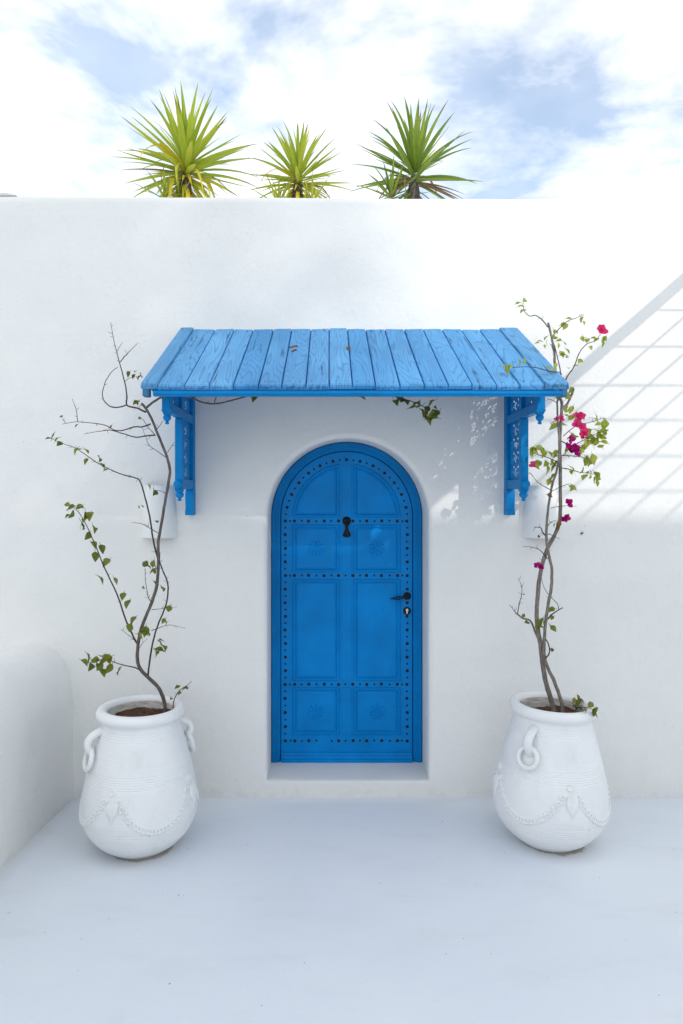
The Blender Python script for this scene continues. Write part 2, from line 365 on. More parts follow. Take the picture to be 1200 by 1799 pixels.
M_leafB = leaf_mat('brown_leaf', [(0.16, 0.07, 0.022), (0.24, 0.13, 0.035), (0.12, 0.045, 0.018)], 0.25, 0.4)
M_fl_mag = leaf_mat('magenta_bract', [(0.42, 0.004, 0.17), (0.58, 0.012, 0.28), (0.50, 0.006, 0.22)], 0.35, 0.1, (0.5, 0.05, 0.2))
M_fl_red = leaf_mat('pink_red_bract', [(0.80, 0.030, 0.16), (0.88, 0.07, 0.28), (0.82, 0.04, 0.20)], 0.4, 0.15, (0.8, 0.2, 0.2))
def yucca_mat(name, cols, tip, old):
    M = Mat(name); oi = M.nd('ShaderNodeObjectInfo'); P = M.tc.outputs['Object']; s = M.nd('ShaderNodeSeparateXYZ'); M.set(s.inputs[0], P)
    n_ = M.nd('ShaderNodeValToRGB'); M.l.new(oi.outputs['Random'], n_.inputs[0]); e = n_.color_ramp.elements
    while len(e) < len(cols): e.new(0.5)
    for i, c in enumerate(cols): e[i].position = i/(len(cols)-1); e[i].color = (*c, 1)
    st = M.noise(M.map(P, sc=(0.06, 1, 1)), 160, 3)
    c = M.mix(M.math('MULTIPLY', M.ramp(st, (0.35, 0), (0.7, 1)), 0.45), n_.outputs[0], tuple(x*0.62 for x in cols[0]))
    tipf = M.math('ADD', s.outputs[0], M.math('MULTIPLY', M.math('SUBTRACT', oi.outputs['Random'], 0.5), 0.25))
    c = M.mix(M.math('MULTIPLY', M.ramp(tipf, (0.80, 0.0), (0.97, 1.0)), old), c, tip)
    M.base(c, 0.42, 0.4); M.bump(st, 0.3, 0.003)
    t = M.nd('ShaderNodeBsdfTranslucent'); M.l.new(c, t.inputs[0]); ms = M.nd('ShaderNodeMixShader'); ms.inputs[0].default_value = 0.28
    M.l.new(M.p.outputs[0], ms.inputs[1]); M.l.new(t.outputs[0], ms.inputs[2]); M.l.new(ms.outputs[0], M.o.inputs[0]); return M.m
M_yucY = yucca_mat('yellow_green_yucca', [(0.32, 0.42, 0.030), (0.46, 0.54, 0.050), (0.60, 0.62, 0.070), (0.40, 0.50, 0.045)], (0.16, 0.09, 0.03), 0.8)
M_yucO = yucca_mat('golden_old_yucca', [(0.62, 0.48, 0.030), (0.70, 0.60, 0.045), (0.55, 0.55, 0.05)], (0.22, 0.10, 0.03), 0.8)
M_yucG = yucca_mat('green_yucca', [(0.15, 0.26, 0.030), (0.27, 0.38, 0.045), (0.42, 0.50, 0.080), (0.20, 0.32, 0.035)], (0.14, 0.07, 0.04), 0.8)
M_yucB = yucca_mat('withered_yucca', [(0.27, 0.15, 0.09), (0.40, 0.27, 0.13), (0.20, 0.11, 0.08)], (0.10, 0.05, 0.04), 0.8)

# ================================================================== THE SETTING
fl = MB(); g = 44
xs = [-60, -12, -6]+[-4+8*i/g for i in range(g+1)]+[6, 12, 60]; ys = [-60, -20, -9]+[-6+6.4*i/g for i in range(g+1)]
zf = lambda x, y: 0.004*noise.noise(Vector((x*0.9, y*0.9, 3.1))) if abs(x) < 3.9 and -5.9 < y < 0.3 else 0.0
fl.add([(x, y, zf(x, y)) for y in ys for x in xs], [(j*len(xs)+i, j*len(xs)+i+1, (j+1)*len(xs)+i+1, (j+1)*len(xs)+i) for j in range(len(ys)-1) for i in range(len(xs)-1)])
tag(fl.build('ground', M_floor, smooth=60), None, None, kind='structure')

# ---- main wall with the arched opening
XC, HW, ZSP, ZSILL, FR = 0.111, 0.4715, 1.629, 0.10, 0.032
ztop = lambda x: 3.517-0.0042*x+0.004*noise.noise(Vector((x*1.3, 0.3, 7)))+0.002*noise.noise(Vector((x*5, 2.3, 1)))
def wall():
    mb = MB(); NA = 48
    P, O = [], []
    for z in (0.4, 0.7, 1.0, 1.3): P.append((XC-HW, z)); O.append((-FR, 0))
    for k in range(NA+1):
        a = pi-pi*k/NA; P.append((XC+HW*cos(a), ZSP+HW*sin(a))); O.append((FR*cos(a), FR*sin(a)))
    for z in (1.3, 1.0, 0.7, 0.4): P.append((XC+HW, z)); O.append((FR, 0))
    P.append((XC+HW, ZSILL)); O.append((FR*0.6, -0.014)); NB0 = len(P)-1
    for k in range(1, 12): P.append((XC+HW-2*HW*k/12, ZSILL)); O.append((0, -0.014))
    P.append((XC-HW, ZSILL)); O.append((-FR*0.6, -0.014))
    n = len(P); rings = []
    prof = [(1.10, 0.0)]+[(1-sin(t), 1-cos(t)) for t in [pi/2*k/7 for k in range(8)]]
    for a, b in prof:
        rings.append([Vector((p[0]+o[0]*a, 0.03*b, p[1]+o[1]*a)) for p, o in zip(P, O)])
    for y in (0.15, 0.42): rings.append([Vector((p[0], y, p[1]-(0 if p[1] > ZSILL+1e-6 else -0.004))) for p in P])
    base = 0; vs = [v for r in rings for v in r]
    fs = [(i*n+k, i*n+(k+1) % n, (i+1)*n+(k+1) % n, (i+1)*n+k) for i in range(len(rings)-1) for k in range(n)]
    mb.add(vs, fs)
    R0 = rings[0]; zt = lambda x: ztop(x)-0.05
    xl, xr = R0[0].x, R0[4+NA+1].x
    arch = [R0[4+k] for k in range(NA+1)]
    cols = [-7+(xl+7)*i/60 for i in range(60)]; colsr = [xr+(7-xr)*i/60 for i in range(1, 61)]
    # slabs beside the opening
    for c in (cols+[xl], [xr]+colsr):
        for a, b in zip(c, c[1:]): mb.add([(a, 0, -0.05), (b, 0, -0.05), (b, 0, zt(b)), (a, 0, zt(a))], [(0, 1, 2, 3)])
    for a, b in zip(arch, arch[1:]): mb.add([a, b, (b.x, 0, zt(b.x)), (a.x, 0, zt(a.x))], [(0, 1, 2, 3)])
    bot = [R0[k] for k in range(NB0, n)]
    bx = [xr]+[p.x for p in bot[1:-1]]+[xl]
    for i in range(len(bot)-1):
        a, b = bot[i], bot[i+1]; mb.add([a, b, (bx[i+1], 0, -0.05), (bx[i], 0, -0.05)], [(0, 1, 2, 3)])
    # slivers between sill corner and slabs
    for q, X in ((bot[0], xr), (bot[-1], xl)): mb.add([(X, 0, -0.05), (X, 0, 0.4), q], [(0, 1, 2)])
    allx = cols+[p.x for p in arch]+colsr; TH = 0.40
    prof2 = [(0.05*(1-cos(t)), -0.05+0.05*sin(t)) for t in [pi/2*k/6 for k in range(7)]]
    prof2 += [(TH-y, z) for y, z in reversed(prof2)]+[(TH, -3.6)]
    vs = [(x, y, max(ztop(x)+z, -0.05)) for x in allx for y, z in prof2]; m = len(prof2)
    mb.add(vs, [(i*m+j, (i+1)*m+j, (i+1)*m+j+1, i*m+j+1) for i in range(len(allx)-1) for j in range(m-1)])
    mb.v = [v if abs(v.y) > 1e-6 else v for v in mb.v]
    me = mb.mesh('plaster_wall', None, 0)
    bm = bmesh.new(); bm.from_mesh(me); bmesh.ops.remove_doubles(bm, verts=bm.verts, dist=0.0004); bm.to_mesh(me); bm.free()
    for p in me.polygons: p.use_smooth = True
    me.set_sharp_from_angle(angle=radians(38)); me.materials.append(M_wall)
    o = bpy.data.objects.new('plaster_wall', me); COL.objects.link(o); return o
W = wall()
tag(W, 'tall white plastered wall with the arched door opening', 'wall')
# dark little hook in the plaster
hk = MB(); c = at(1022, 937, 0)
for a in (0, 1.57, 0.8): hk.tube([c+Vector((-0.011*cos(a), -0.004, -0.011*sin(a))), c+Vector((0.011*cos(a), -0.004, 0.011*sin(a)))], 0.0011, 5)
hk.tube([c+Vector((0, 0.003, 0)), c+Vector((0, -0.010, 0))], 0.0022, 6); hk.build('hook', M_iron, W)

# ---- low rounded wall on the left
def low_wall():
    mb = MB(); secs = []
    for k in range(40):
        y = 0.06-6.5*(k/39)**1.6
        xr = -1.492+0.075*min(0, y)
        pts = [(0.0, -0.05), (0.0, 0.15), (0.0, 0.35)]
        n = 22
        for i in range(n+1):
            a = pi*i/n; ex = 2/2.35
            pts.append((-0.235+0.235*math.copysign(abs(cos(a))**ex, cos(a)), 0.50+0.405*abs(sin(a))**ex))
        pts += [(-0.47, 0.35), (-0.47, -0.05)]
        secs.append([Vector((xr+px+0.006*noise.noise(Vector((px*4, y*1.4, pz*2.2))), y, pz+(0.008*noise.noise(Vector((y*1.1, px*3, 5))) if pz > 0.4 else 0))) for px, pz in pts])
    m = len(secs[0])
    mb.add([v for s in secs for v in s], [(i*m+j, i*m+j+1, (i+1)*m+j+1, (i+1)*m+j) for i in range(len(secs)-1) for j in range(m-1)])
    mb.add(secs[-1], [tuple(range(m))])
    o = mb.build('low_wall', M_low, smooth=60)
    tag(o, 'low white wall with rounded top at left of the terrace', 'wall')
low_wall()

# ---- roof terrace behind the wall
tr = MB(); tr.box(-7, 7, 0.42, 9, 2.6, 3.0); tag(tr.build('roof_terrace', M_floor, smooth=0), None, None, kind='structure')

# ---- house across the terrace, behind the camera: its shade covers the floor and the lower wall
HY, HX0, HX1 = -9.5, 3.4, 16.0
HZ = 1.662+SB*abs(HY)
h = empty('white_house', (9.5, HY-3, 0), 'white flat roofed house behind the viewer, shading the terrace', 'house')
mb = MB(); mb.box(HX0, HX1, HY-6, HY-0.02, -0.05, HZ-0.3); mb.build('wall', M_house, h, 0)
mb = MB()
for (a, b, c_, d) in ((HX0-0.02, HX1+0.02, HY-0.27, HY), (HX0-0.02, HX1+0.02, HY-6.0, HY-5.75), (HX0-0.02, HX0+0.23, HY-5.75, HY-0.27), (HX1-0.23, HX1+0.02, HY-5.75, HY-0.27)): mb.box(a, b, c_, d, HZ-0.32, HZ, 0.02)
mb.build('parapet', M_house, h, 0)
for x in (5.0, 8.2, 11.4):
    for z in (1.1, 4.6):
        if x == 8.2 and z < 2:
            mb = MB(); mb.box(x, x+1.0, HY-0.06, HY+0.015, 0, 2.2, 0.01); dr = mb.build('door', M_blue, h); mb = MB(); mb.lathe([(0.0, 0), (0.03, 0.005), (0.03, 0.04), (0, 0.05)], 12, Matrix.Translation((x+0.9, HY+0.015, 1.05)) @ Matrix.Rotation(-pi/2, 4, 'X')); mb.build('door_handle', M_iron, dr); continue
        mb = MB(); mb.box(x, x+1.1, HY-0.02, HY-0.012, z, z+1.3); wn_ = mb.build('window', M_glass, h, 0)
        mb = MB()
        for (a, b, c_, d) in ((x-0.06, x, z-0.06, z+1.36), (x+1.1, x+1.16, z-0.06, z+1.36), (x, x+1.1, z-0.06, z), (x, x+1.1, z+1.3, z+1.36), (x+0.52, x+0.58, z, z+1.3)): mb.box(a, b, HY-0.015, HY+0.03, c_, d)
        mb.build('window_frame', M_blue, wn_, 0)

# ---- unseen tree, added and shaped to dim the sun on the wall's left half
def add_shade_tree():
    k = 27.0; c = Vector((-2.25+SA*k, -k, 2.75+SB*k)); rt = random.Random(4)
    root = empty('added_shade_tree', (c.x-0.6, -k, 0), 'unseen loose crowned tree added far behind the viewer to dim the sun', 'tree')
    mb = MB(); base = Vector((c.x-0.6, -k, -0.1))
    mb.tube(catmull([base, base+Vector((0.2, 0.1, 6)), base+Vector((-0.1, 0, 12)), c+Vector((0, 0, -2.0)), c+Vector((0.2, 0, 1.0))], 6), [0.42-0.36*i/24 for i in range(25)], 9)
    for i in range(14):
        a = i*2.4; p = c+Vector((0, 0, -1.6+0.18*i)); e = p+Vector((cos(a)*1.7, sin(a)*1.3, 0.5+rt.uniform(0, 0.6)))
        mb.tube(catmull([p, p.lerp(e, 0.5)+Vector((0, 0, -0.1)), e], 4), [0.09-0.008*j for j in range(9)], 6)
    mb.build('trunk', M_bark, root, 60)
    mb = MB()
    for i in range(3000):
        while True:
            q = Vector((rt.uniform(-1, 1), rt.uniform(-1, 1), rt.uniform(-1, 1)))
            if q.length < 1 and rt.random() < 1.0-0.75*max(0, q.x): break
        p = c+Vector((q.x*2.45, q.y*1.6, q.z*1.75)); u = Vector((rt.gauss(0, 1), rt.gauss(0, 1), rt.gauss(0, 1))).normalized(); v = u.orthogonal().normalized(); L = rt.uniform(0.09, 0.17)
        mb.add([p-u*L, p+v*L*0.45+u*L*0.1, p+u*L, p-v*L*0.45+u*L*0.1], [(0, 1, 2, 3)])
    mb.build('crown', M_leafL, root, 0)

# ---- wire pergola standing out of the wall to the right of the frame
PX, PZ = 2.384, 3.30
pg = empty('pergola', (PX+1.1, -1.45, 0), 'pergola with a thin slat grid, casting the lattice shadow at right', 'pergola')
for x in (PX, PX+2.45):
    mb = MB(); mb.box(x-0.03, x+0.03, -2.95, 0.02, PZ-0.025, PZ+0.02, 0.004); mb.build('beam', M_pergola, pg, 0)
    mb = MB(); mb.box(x-0.04, x+0.04, -2.90, -2.82, 0, PZ-0.026, 0.004); mb.build('post', M_pergola, pg, 0)
mb = MB(); mb.box(PX+0.031, PX+2.419, -2.90, -2.85, PZ-0.024, PZ+0.018, 0.004); mb.build('beam', M_pergola, pg, 0)
for i in range(1, 10):
    mb = MB(); x = PX+0.01+0.245*i; mb.box(x-0.0045, x+0.0045, -2.849, 0.02, PZ-0.004, PZ+0.006); mb.build('slat', M_pergola, pg, 0)
for p in [0.38]+[(PZ-EYE-(CY-q)*D/F)/SB for q in (547.6, 612, 680, 741, 804, 866)]+[2.62]:
    mb = MB(); mb.box(PX+0.031, PX+2.419, -p-0.006, -p+0.006, PZ+0.0065, PZ+0.0125); mb.build('slat', M_pergola, pg, 0)

# ---- half round plaster wall lamps
def sconce(xc, label):
    mb = MB(); z1, z0 = 1.823, 1.520; n = 24
    def ring(rx, ry, z): return [Vector((xc-rx*cos(pi*k/n), 0.004-ry*sin(pi*k/n), z)) for k in range(n+1)]
    rr = [ring(0.080, 0.098, z0+0.002), ring(0.099, 0.116, z0), ring(0.1025, 0.120, z0+0.004), ring(0.096, 0.112, (z0+z1)/2), ring(0.089, 0.105, z1-0.003), ring(0.086, 0.102, z1), ring(0.074, 0.088, z1-0.001), ring(0.077, 0.094, z0+0.09), ring(0.001, 0.001, z0+0.085)]
    m = n+1; mb.add([v for r in rr for v in r], [(i*m+k, i*m+k+1, (i+1)*m+k+1, (i+1)*m+k) for i in range(len(rr)-1) for k in range(n)])
    tag(mb.build('wall_lamp', M_sconce), label, 'lamp', 'half round plaster wall lamps')
sconce(at(281, 900, 0).x, 'half round white plaster wall lamp behind the bare-branched plant')
sconce(at(948, 900, 0).x, 'half round white plaster wall lamp behind the pink-flowered plant')

add_shade_tree()

# ================================================================== DOOR
YF, YL = 0.270, 0.298                       # front of frame, front of leaf
DS = F/(D+YL)
def dx(px): return (px-CX)/DS
def dz(py): return EYE-(py-CY)/DS
DC = XC
door = empty('arched_door', (DC, YL, ZSILL), 'arched blue door with black studs under the canopy', 'door')
def arch_pts(hw, zb, n=40, zs=ZSP):
    return [Vector((DC-hw, 0, zb))]+[Vector((DC+hw*cos(pi-pi*k/n), 0, zs+hw*sin(pi-pi*k/n))) for k in range(n+1)]+[Vector((DC+hw, 0, zb))]
LW = 0.4135
mb = MB(); A = [arch_pts(hw, ZSILL+0.0045) for hw in (0.469, 0.469, 0.465, 0.443, 0.439, 0.428, 0.424, LW+0.0015, LW+0.0015)]
Ys = [YF+0.12, YF+0.006, YF, YF, YF+0.005, YF+0.005, YF+0.010, YF+0.014, YF+0.12]
m = len(A[0]); mb.add([Vector((v.x, y, v.z)) for a, y in zip(A, Ys) for v in a], [(i*m+k, i*m+k+1, (i+1)*m+k+1, (i+1)*m+k) for i in range(len(A)-1) for k in range(m-1)])
mb.build('door_frame', M_frame, door, 30)
mb = MB(); A = [arch_pts(hw, ZSILL+zb) for hw, zb in ((LW-0.001, 0.012), (LW-0.001, 0.012), (LW-0.004, 0.014))]
vs = [Vector((v.x, y, v.z)) for a, y in zip(A, (YL+0.045, YL+0.003, YL)) for v in a]
mb.add(vs, [(i*m+k, i*m+(k+1) % m, (i+1)*m+(k+1) % m, (i+1)*m+k) for i in range(2) for k in range(m)]+[tuple(2*m+k for k in range(m))])
leaf = mb.build('door_leaf', M_door, door, 30)
# kick board
mb = MB(); zz0, zz1 = dz(1339), dz(1321.6)
prof = [(0.0, zz0), (-0.030, zz0), (-0.032, zz0+0.004), (-0.030, zz0+0.024), (-0.020, zz0+0.030), (-0.018, zz0+0.042), (-0.010, zz0+0.050), (-0.008, zz1), (0.0, zz1)]
X0, X1 = DC-LW+0.004, DC+LW-0.004
mb.add([Vector((X, YL+p, z)) for X in (X0, X1) for p, z in prof], [(k, k+1, len(prof)+k+1, len(prof)+k) for k in range(len(prof)-1)]+[tuple(range(len(prof))), tuple(range(2*len(prof)-1, len(prof)-1, -1))])
mb.build('kick_board', M_door, door, 20)
# centre stile and rails, a few millimetres proud
for (y0, y1) in ((818, 909), (922, 1005), (1018, 1196), (1208, 1290)):
    mb = MB(); mb.box(dx(600), dx(618), YL-0.003, YL+0.004, dz(y1), dz(y0), 0.0015); mb.build('centre_stile', M_door, door, 0)
# moulded panels
PPROF = [(0, 0.002), (0.0012, -0.0035), (0.006, -0.0085), (0.013, -0.0085), (0.0185, -0.0030), (0.0205, 0.0005), (0.0235, 0.0005), (0.0250, -0.0028), (0.0330, -0.0060), (0.036, -0.0060)]
def panel(shape):
    """shape(d) gives the outline (x, z) moved inwards by d"""
    mb = MB(); vs = []; n = len(shape(0))
    for d, y in PPROF: vs += [Vector((p[0], YL+y, p[1])) for p in shape(d)]
    mb.add(vs, [(i*n+k, i*n+(k+1) % n, (i+1)*n+(k+1) % n, (i+1)*n+k) for i in range(len(PPROF)-1) for k in range(n)]+[tuple((len(PPROF)-1)*n+k for k in range(n))])
    return mb.build('door_panel', M_door, door, 25)
def rosette(c, parent):
    mb = MB(); n = 8; R = 0.053
    for k in range(n):
        a = 2*pi*k/n+pi/8; u = Vector((cos(a), 0, sin(a))); v = Vector((-sin(a), 0, cos(a)))
        rows = []
        for t, wd, hh in ((0.14, 0.03, 0.003), (0.35, 0.11, 0.0065), (0.65, 0.22, 0.0085), (0.85, 0.26, 0.0070), (1.0, 0.15, 0.002)):
            rows.append([c+u*(R*t)+v*(R*wd*s)+Vector((0, -hh*hz, 0)) for s, hz in ((-1, 0), (-0.55, 0.8), (0, 0.7), (0.55, 0.8), (1, 0))])
        vs = [p for r in rows for p in r]+[c+u*(R*0.93)+Vector((0, -0.001, 0))]
        mb.add(vs[:-1], [(i*5+j, i*5+j+1, (i+1)*5+j+1, (i+1)*5+j) for i in range(4) for j in range(4)])
    mb.lathe([(0.010, 0), (0.008, 0.004), (0.0, 0.005)], 10, Matrix.Translation(c) @ Matrix.Rotation(pi/2, 4, 'X'))
    mb.build('rosette', M_door, parent, 30)
zc = dz(909)
for s in (-1, 1):
    xin, xout = (dx(596.5), dx(514)) if s < 0 else (dx(621), dx(703.5))
    Rp = abs(xout-DC); zb = dz(909)
    def quarter(d):
        r_ = Rp-d; xi = abs(xin-DC)+d; t0 = math.asin(d/r_); t1 = math.acos(xi/r_)
        return [(DC+s*xi, zb+d)]+[(DC+s*r_*cos(t0+(t1-t0)*k/24), zb+r_*sin(t0+(t1-t0)*k/24)) for k in range(25)]
    panel(quarter)
    for (y0, y1, ros) in ((922, 1005.5, True), (1017.6, 1196, False), (1207.4, 1290.6, True)):
        p = panel(lambda d: [(xin+s*d, dz(y1)+d), (xout-s*d, dz(y1)+d), (xout-s*d, dz(y0)-d), (xin+s*d, dz(y0)-d)])
        if ros: rosette(Vector(((xin+xout)/2, YL-0.005, (dz(y0)+dz(y1))/2)), p)
# studs
sm = {}
for k, r in (('big', 0.0102), ('small', 0.0064)):
    mb = MB(); mb.lathe([(r, 0.001), (r, -0.001), (r*0.86, -r*0.32), (r*0.5, -r*0.55), (r*0.3, -r*0.62), (0, -r*0.66)], 10, Matrix.Rotation(-pi/2, 4, 'X') @ Matrix.Scale(-1, 4, (0, 0, 1)))
    sm[k] = mb.mesh('stud_'+k, M_iron, 40)
def stud(px, py, big, extra=0.0):
    inst('stud', sm['big' if big else 'small'], (dx(px), YL-extra, dz(py)), Quaternion((0, 1, 0), random.random()*3), None, door)
rowx = [160, 193, 223, 272, 319, 372, 424, 474, 523, 569, 620, 668, 713, 765, 815, 869, 921, 954, 987]
for py, mid in ((915.3, False), (1011.2, True), (1202.2, True), (1301.4, True)):
    for i, x in enumerate(rowx):
        if x == 569 and not mid: continue
        if py > 1300 and i == 6: continue
        px = 460+x/3.871+random.uniform(-0.5, 0.5)
        stud(px, py+random.uniform(-0.4, 0.4), i % 2 == 0, 0.003 if 599 < px < 619 and False else 0.0)
for x0 in (501.3, 715.2):
    segs = [(915.3, 1011.2, 7), (1011.2, 1202.2, 15), (1202.2, 1301.4, 7)]
    for a, b, n in segs:
        for i in range(1, n+1):
            y = a+(b-a)*i/(n+1)
            if x0 > 700 and (abs(y-1047) < 9 or abs(y-1073) < 9): continue
            stud(x0+random.uniform(-0.5, 0.5), y, i % 2 == 0)
na = 27
for i in range(1, na+1):
    a = pi-pi*i/(na+1); RR = 0.3815
    inst('stud', sm['big' if i % 2 == 0 else 'small'], (DC+RR*cos(a)-0.001, YL, dz(915.3)+RR*1.005*sin(a)), None, None, door)
# knocker
kc = Vector((dx(609), YL, dz(915)))
mb = MB(); Mk = Matrix.Translation(kc+Vector((0, 0.001, 0))) @ Matrix.Rotation(pi/2, 4, 'X')
mb.lathe([(0.026, 0), (0.027, 0.006), (0.022, 0.013), (0.015, 0.018), (0.0, 0.021)], 20, Mk); kn = mb.build('knocker', M_iron, door)
mb = MB(); pts, rad = [], []
for t in range(12):
    q = t/11; pts.append(kc+Vector((0, -0.016-0.012*sin(pi*min(1, q*1.1))*0.6-0.004, -0.012-0.088*q)))
    rad.append([0.013, 0.0125, 0.0115, 0.010, 0.0095, 0.0105, 0.0125, 0.016, 0.020, 0.024, 0.0245, 0.016][t])
rings = []
for p, r in zip(pts, rad): rings.append([p+Vector((r*cos(2*pi*k/12), r*0.55*sin(2*pi*k/12), 0)) for k in range(12)])
mb.add([v for r in rings for v in r], [(i*12+k, i*12+(k+1) % 12, (i+1)*12+(k+1) % 12, (i+1)*12+k) for i in range(11) for k in range(12)]+[tuple(range(12)), tuple(11*12+k for k in range(12))])
mb.build('striker', M_iron, kn, 50)
# lever handle with a twisted basket grip
hc = Vector((dx(715), YL, dz(1047)))
mb = MB(); mb.lathe([(0.0245, -0.001), (0.0245, 0.004), (0.020, 0.008), (0.012, 0.010), (0.0105, 0.035), (0, 0.037)], 20, Matrix.Translation(hc) @ Matrix.Rotation(pi/2, 4, 'X')); hd = mb.build('door_handle', M_iron, door)
mb = MB(); y = -0.034
mb.tube([hc+Vector((0.006, y, 0)), hc+Vector((-0.022, y, -0.004))], 0.0058, 8)
for k in range(6):
    pts = []
    for i in range(15):
        q = i/14; r = 0.0035+0.0085*sin(pi*q)**1.2; a = 2*pi*k/6+2.4*q
        pts.append(hc+Vector((-0.020-0.068*q, y+r*cos(a), -0.004-0.007*q+r*sin(a))))
    mb.tube(pts, 0.0017, 5)
mb.tube([hc+Vector((-0.086, y, -0.011)), hc+Vector((-0.097, y, -0.0125)), hc+Vector((-0.108, y-0.001, -0.012))], [0.0045, 0.0042, 0.002], 8)
mb.build('lever', M_iron, hd, 50)
ec = Vector((dx(715), YL, dz(1073)))
mb = MB(); mb.lathe([(0.0245, -0.001), (0.0245, 0.004), (0.021, 0.007), (0, 0.007)], 20, Matrix.Translation(ec) @ Matrix.Rotation(pi/2, 4, 'X')); es = mb.build('lock_plate', M_iron, door)
mb = MB(); Me = Matrix.Translation(ec+Vector((0, -0.006, 0.006))) @ Matrix.Rotation(pi/2, 4, 'X'); mb.lathe([(0.0085, 0), (0.0085, 0.004), (0, 0.004)], 14, Me); mb.box(ec.x-0.005, ec.x+0.005, YL-0.0095, YL-0.005, ec.z-0.017, ec.z+0.002, 0.001)
mb.build('lock_cylinder', M_steel, es)

# ================================================================== CANOPY
RL, RR_ = -0.8645, 1.1045
ZT, RUN, DROP = 2.735, 0.880, 0.466
SLOPE = atan2(DROP, RUN); LEN = sqrt(RUN**2+DROP**2)
can = empty('door_canopy', (0.12, 0, 1.65), 'blue plank canopy on carved brackets above the door', 'canopy')
roofz = lambda y: ZT+y*DROP/RUN             # top surface of the planks, y <= 0
fx = [246, 276, 324, 367, 409, 454, 495, 537.5, 578.5, 619, 660, 703, 746, 788, 830, 873, 914, 958, 1000]
XB = [(p-CX)/F*(D-RUN) for p in fx]
rng = random.Random(5)
NAIL = MB().lathe([(0.0026, -0.003), (0.0026, 0.0012), (0.0, 0.0016)], 8).mesh('nail', M_iron, 40)
for i in range(18):
    a, b = XB[i]+0.0007, XB[i+1]-0.0007; wd = b-a
    end = i in (0, 17); lift = 0.010 if end else rng.uniform(-0.0015, 0.003)
    if i == 8: lift = 0.006
    th = 0.024; nx, ny = 8, 22
    mb = MB(); top, botm = [], []
    ov = rng.uniform(-0.005, 0.006); tops = 0.5*LEN+rng.uniform(-0.006, 0.004)+(0.008 if i == 8 else 0); tw = rng.uniform(-0.003, 0.003); sd_ = rng.random()*50
    prof = [(0, -0.006), (0.004, -0.0006), (0.010, 0.0)]
    us = [0, 0.0035, 0.009]+[0.009+(wd-0.018)*k/4 for k in (1, 2, 3)]+[wd-0.009, wd-0.0035, wd]
    for j in range(ny+1):
        q = j/ny; v = -0.5*LEN+ov+(tops+0.5*LEN-ov)*q
        for k, u in enumerate(us):
            edge = min(u, wd-u); z = lift-(0.012 if edge < 0.001 else 0.0014 if edge < 0.005 else 0)
            z += 0.0016*noise.noise(Vector((u*30+sd_, v*3, 1)))+tw*(u/wd-0.5)
            vv = v
            if j == 0: z -= 0.007+0.005*abs(noise.noise(Vector((u*60+sd_, 9, 2)))); vv = v+0.004*noise.noise(Vector((u*70+sd_, 4, 4)))
            if j == 1: vv = -0.5*LEN+ov+0.007+0.004*noise.noise(Vector((u*80+sd_, 1, 4)))
            top.append(Vector((u-wd/2, vv, z)))
    m = len(us); nb = len(top)
    for j in (0, ny):
        for u in us: botm.append(Vector((u-wd/2, (-0.5*LEN+ov+0.002) if j == 0 else tops, -th+lift*0.4)))
    vs = top+botm
    fs = [(j*m+k, j*m+k+1, (j+1)*m+k+1, (j+1)*m+k) for j in range(ny) for k in range(m-1)]
    fs += [(k, k+1, nb+k+1, nb+k) for k in range(m-1)]+[(ny*m+k, ny*m+k+1, nb+m+k+1, nb+m+k) for k in range(m-1)]
    fs += [(nb+k, nb+k+1, nb+m+k+1, nb+m+k) for k in range(m-1)]
    for k, kk in ((0, nb), (m-1, nb+m-1)): fs += [tuple([j*m+k for j in range(ny+1)]+[kk+m, kk])]
    mb.add(vs, fs)
    me = mb.mesh('plank', M_edge if end else M_plank, 40)
    o = bpy.data.objects.new('plank', me); COL.objects.link(o); o.parent = can
    o.location = Vector(((a+b)/2, -RUN/2, ZT-DROP/2))-can.location; o.rotation_euler = (SLOPE, 0, rng.uniform(-0.0015, 0.0015))
    for vv in (-0.5*LEN+0.045, 0.5*LEN-0.05):
        for uu in (0.25, 0.75):
            nh = bpy.data.objects.new('nail', NAIL); COL.objects.link(nh); nh.parent = o
            nh.location = ((uu-0.5+rng.uniform(-0.06, 0.06))*wd, vv+rng.uniform(-0.012, 0.012), lift+0.0004)
# front trim, purlin, rafters
zf_ = roofz(-RUN)
mb = MB(); mb.box(RL+0.055, RR_-0.035, -RUN+0.004, -RUN+0.030, zf_-0.050, zf_-0.0255, 0.003)
mb.box(RL+0.055, RR_-0.035, -RUN-0.002, -RUN+0.003, zf_-0.041, zf_-0.030, 0.0015); mb.build('front_trim', M_blue, can, 0)
for x0 in (RL+0.004, RR_-0.034):
    mb = MB(); mb.box(x0, x0+0.030, -RUN+0.012, -RUN+0.06, zf_-0.050, zf_-0.008, 0.004); mb.build('trim_end', M_edge, can, 0)
mb = MB(); yb = -0.745
sec = [(yb-0.03, 2.300), (yb-0.03, 2.262), (yb-0.022, 2.252), (yb+0.022, 2.252), (yb+0.03, 2.262), (yb+0.03, 2.318)]
XE = [(-0.845, 0.6), (-0.838, 0.2), (-0.82, 0.0), (1.062, 0.0), (1.08, 0.2), (1.087, 0.6)]
vs = []
for x, sh in XE: vs += [Vector((x, y, z+0.020*sh if z < 2.28 else z)) for y, z in sec]
m = len(sec); mb.add(vs, [(i*m+k, i*m+(k+1) % m, (i+1)*m+(k+1) % m, (i+1)*m+k) for i in range(len(XE)-1) for k in range(m)]+[tuple(range(m)), tuple((len(XE)-1)*m+k for k in range(m))])
mb.build('purlin', M_blue, can, 20)

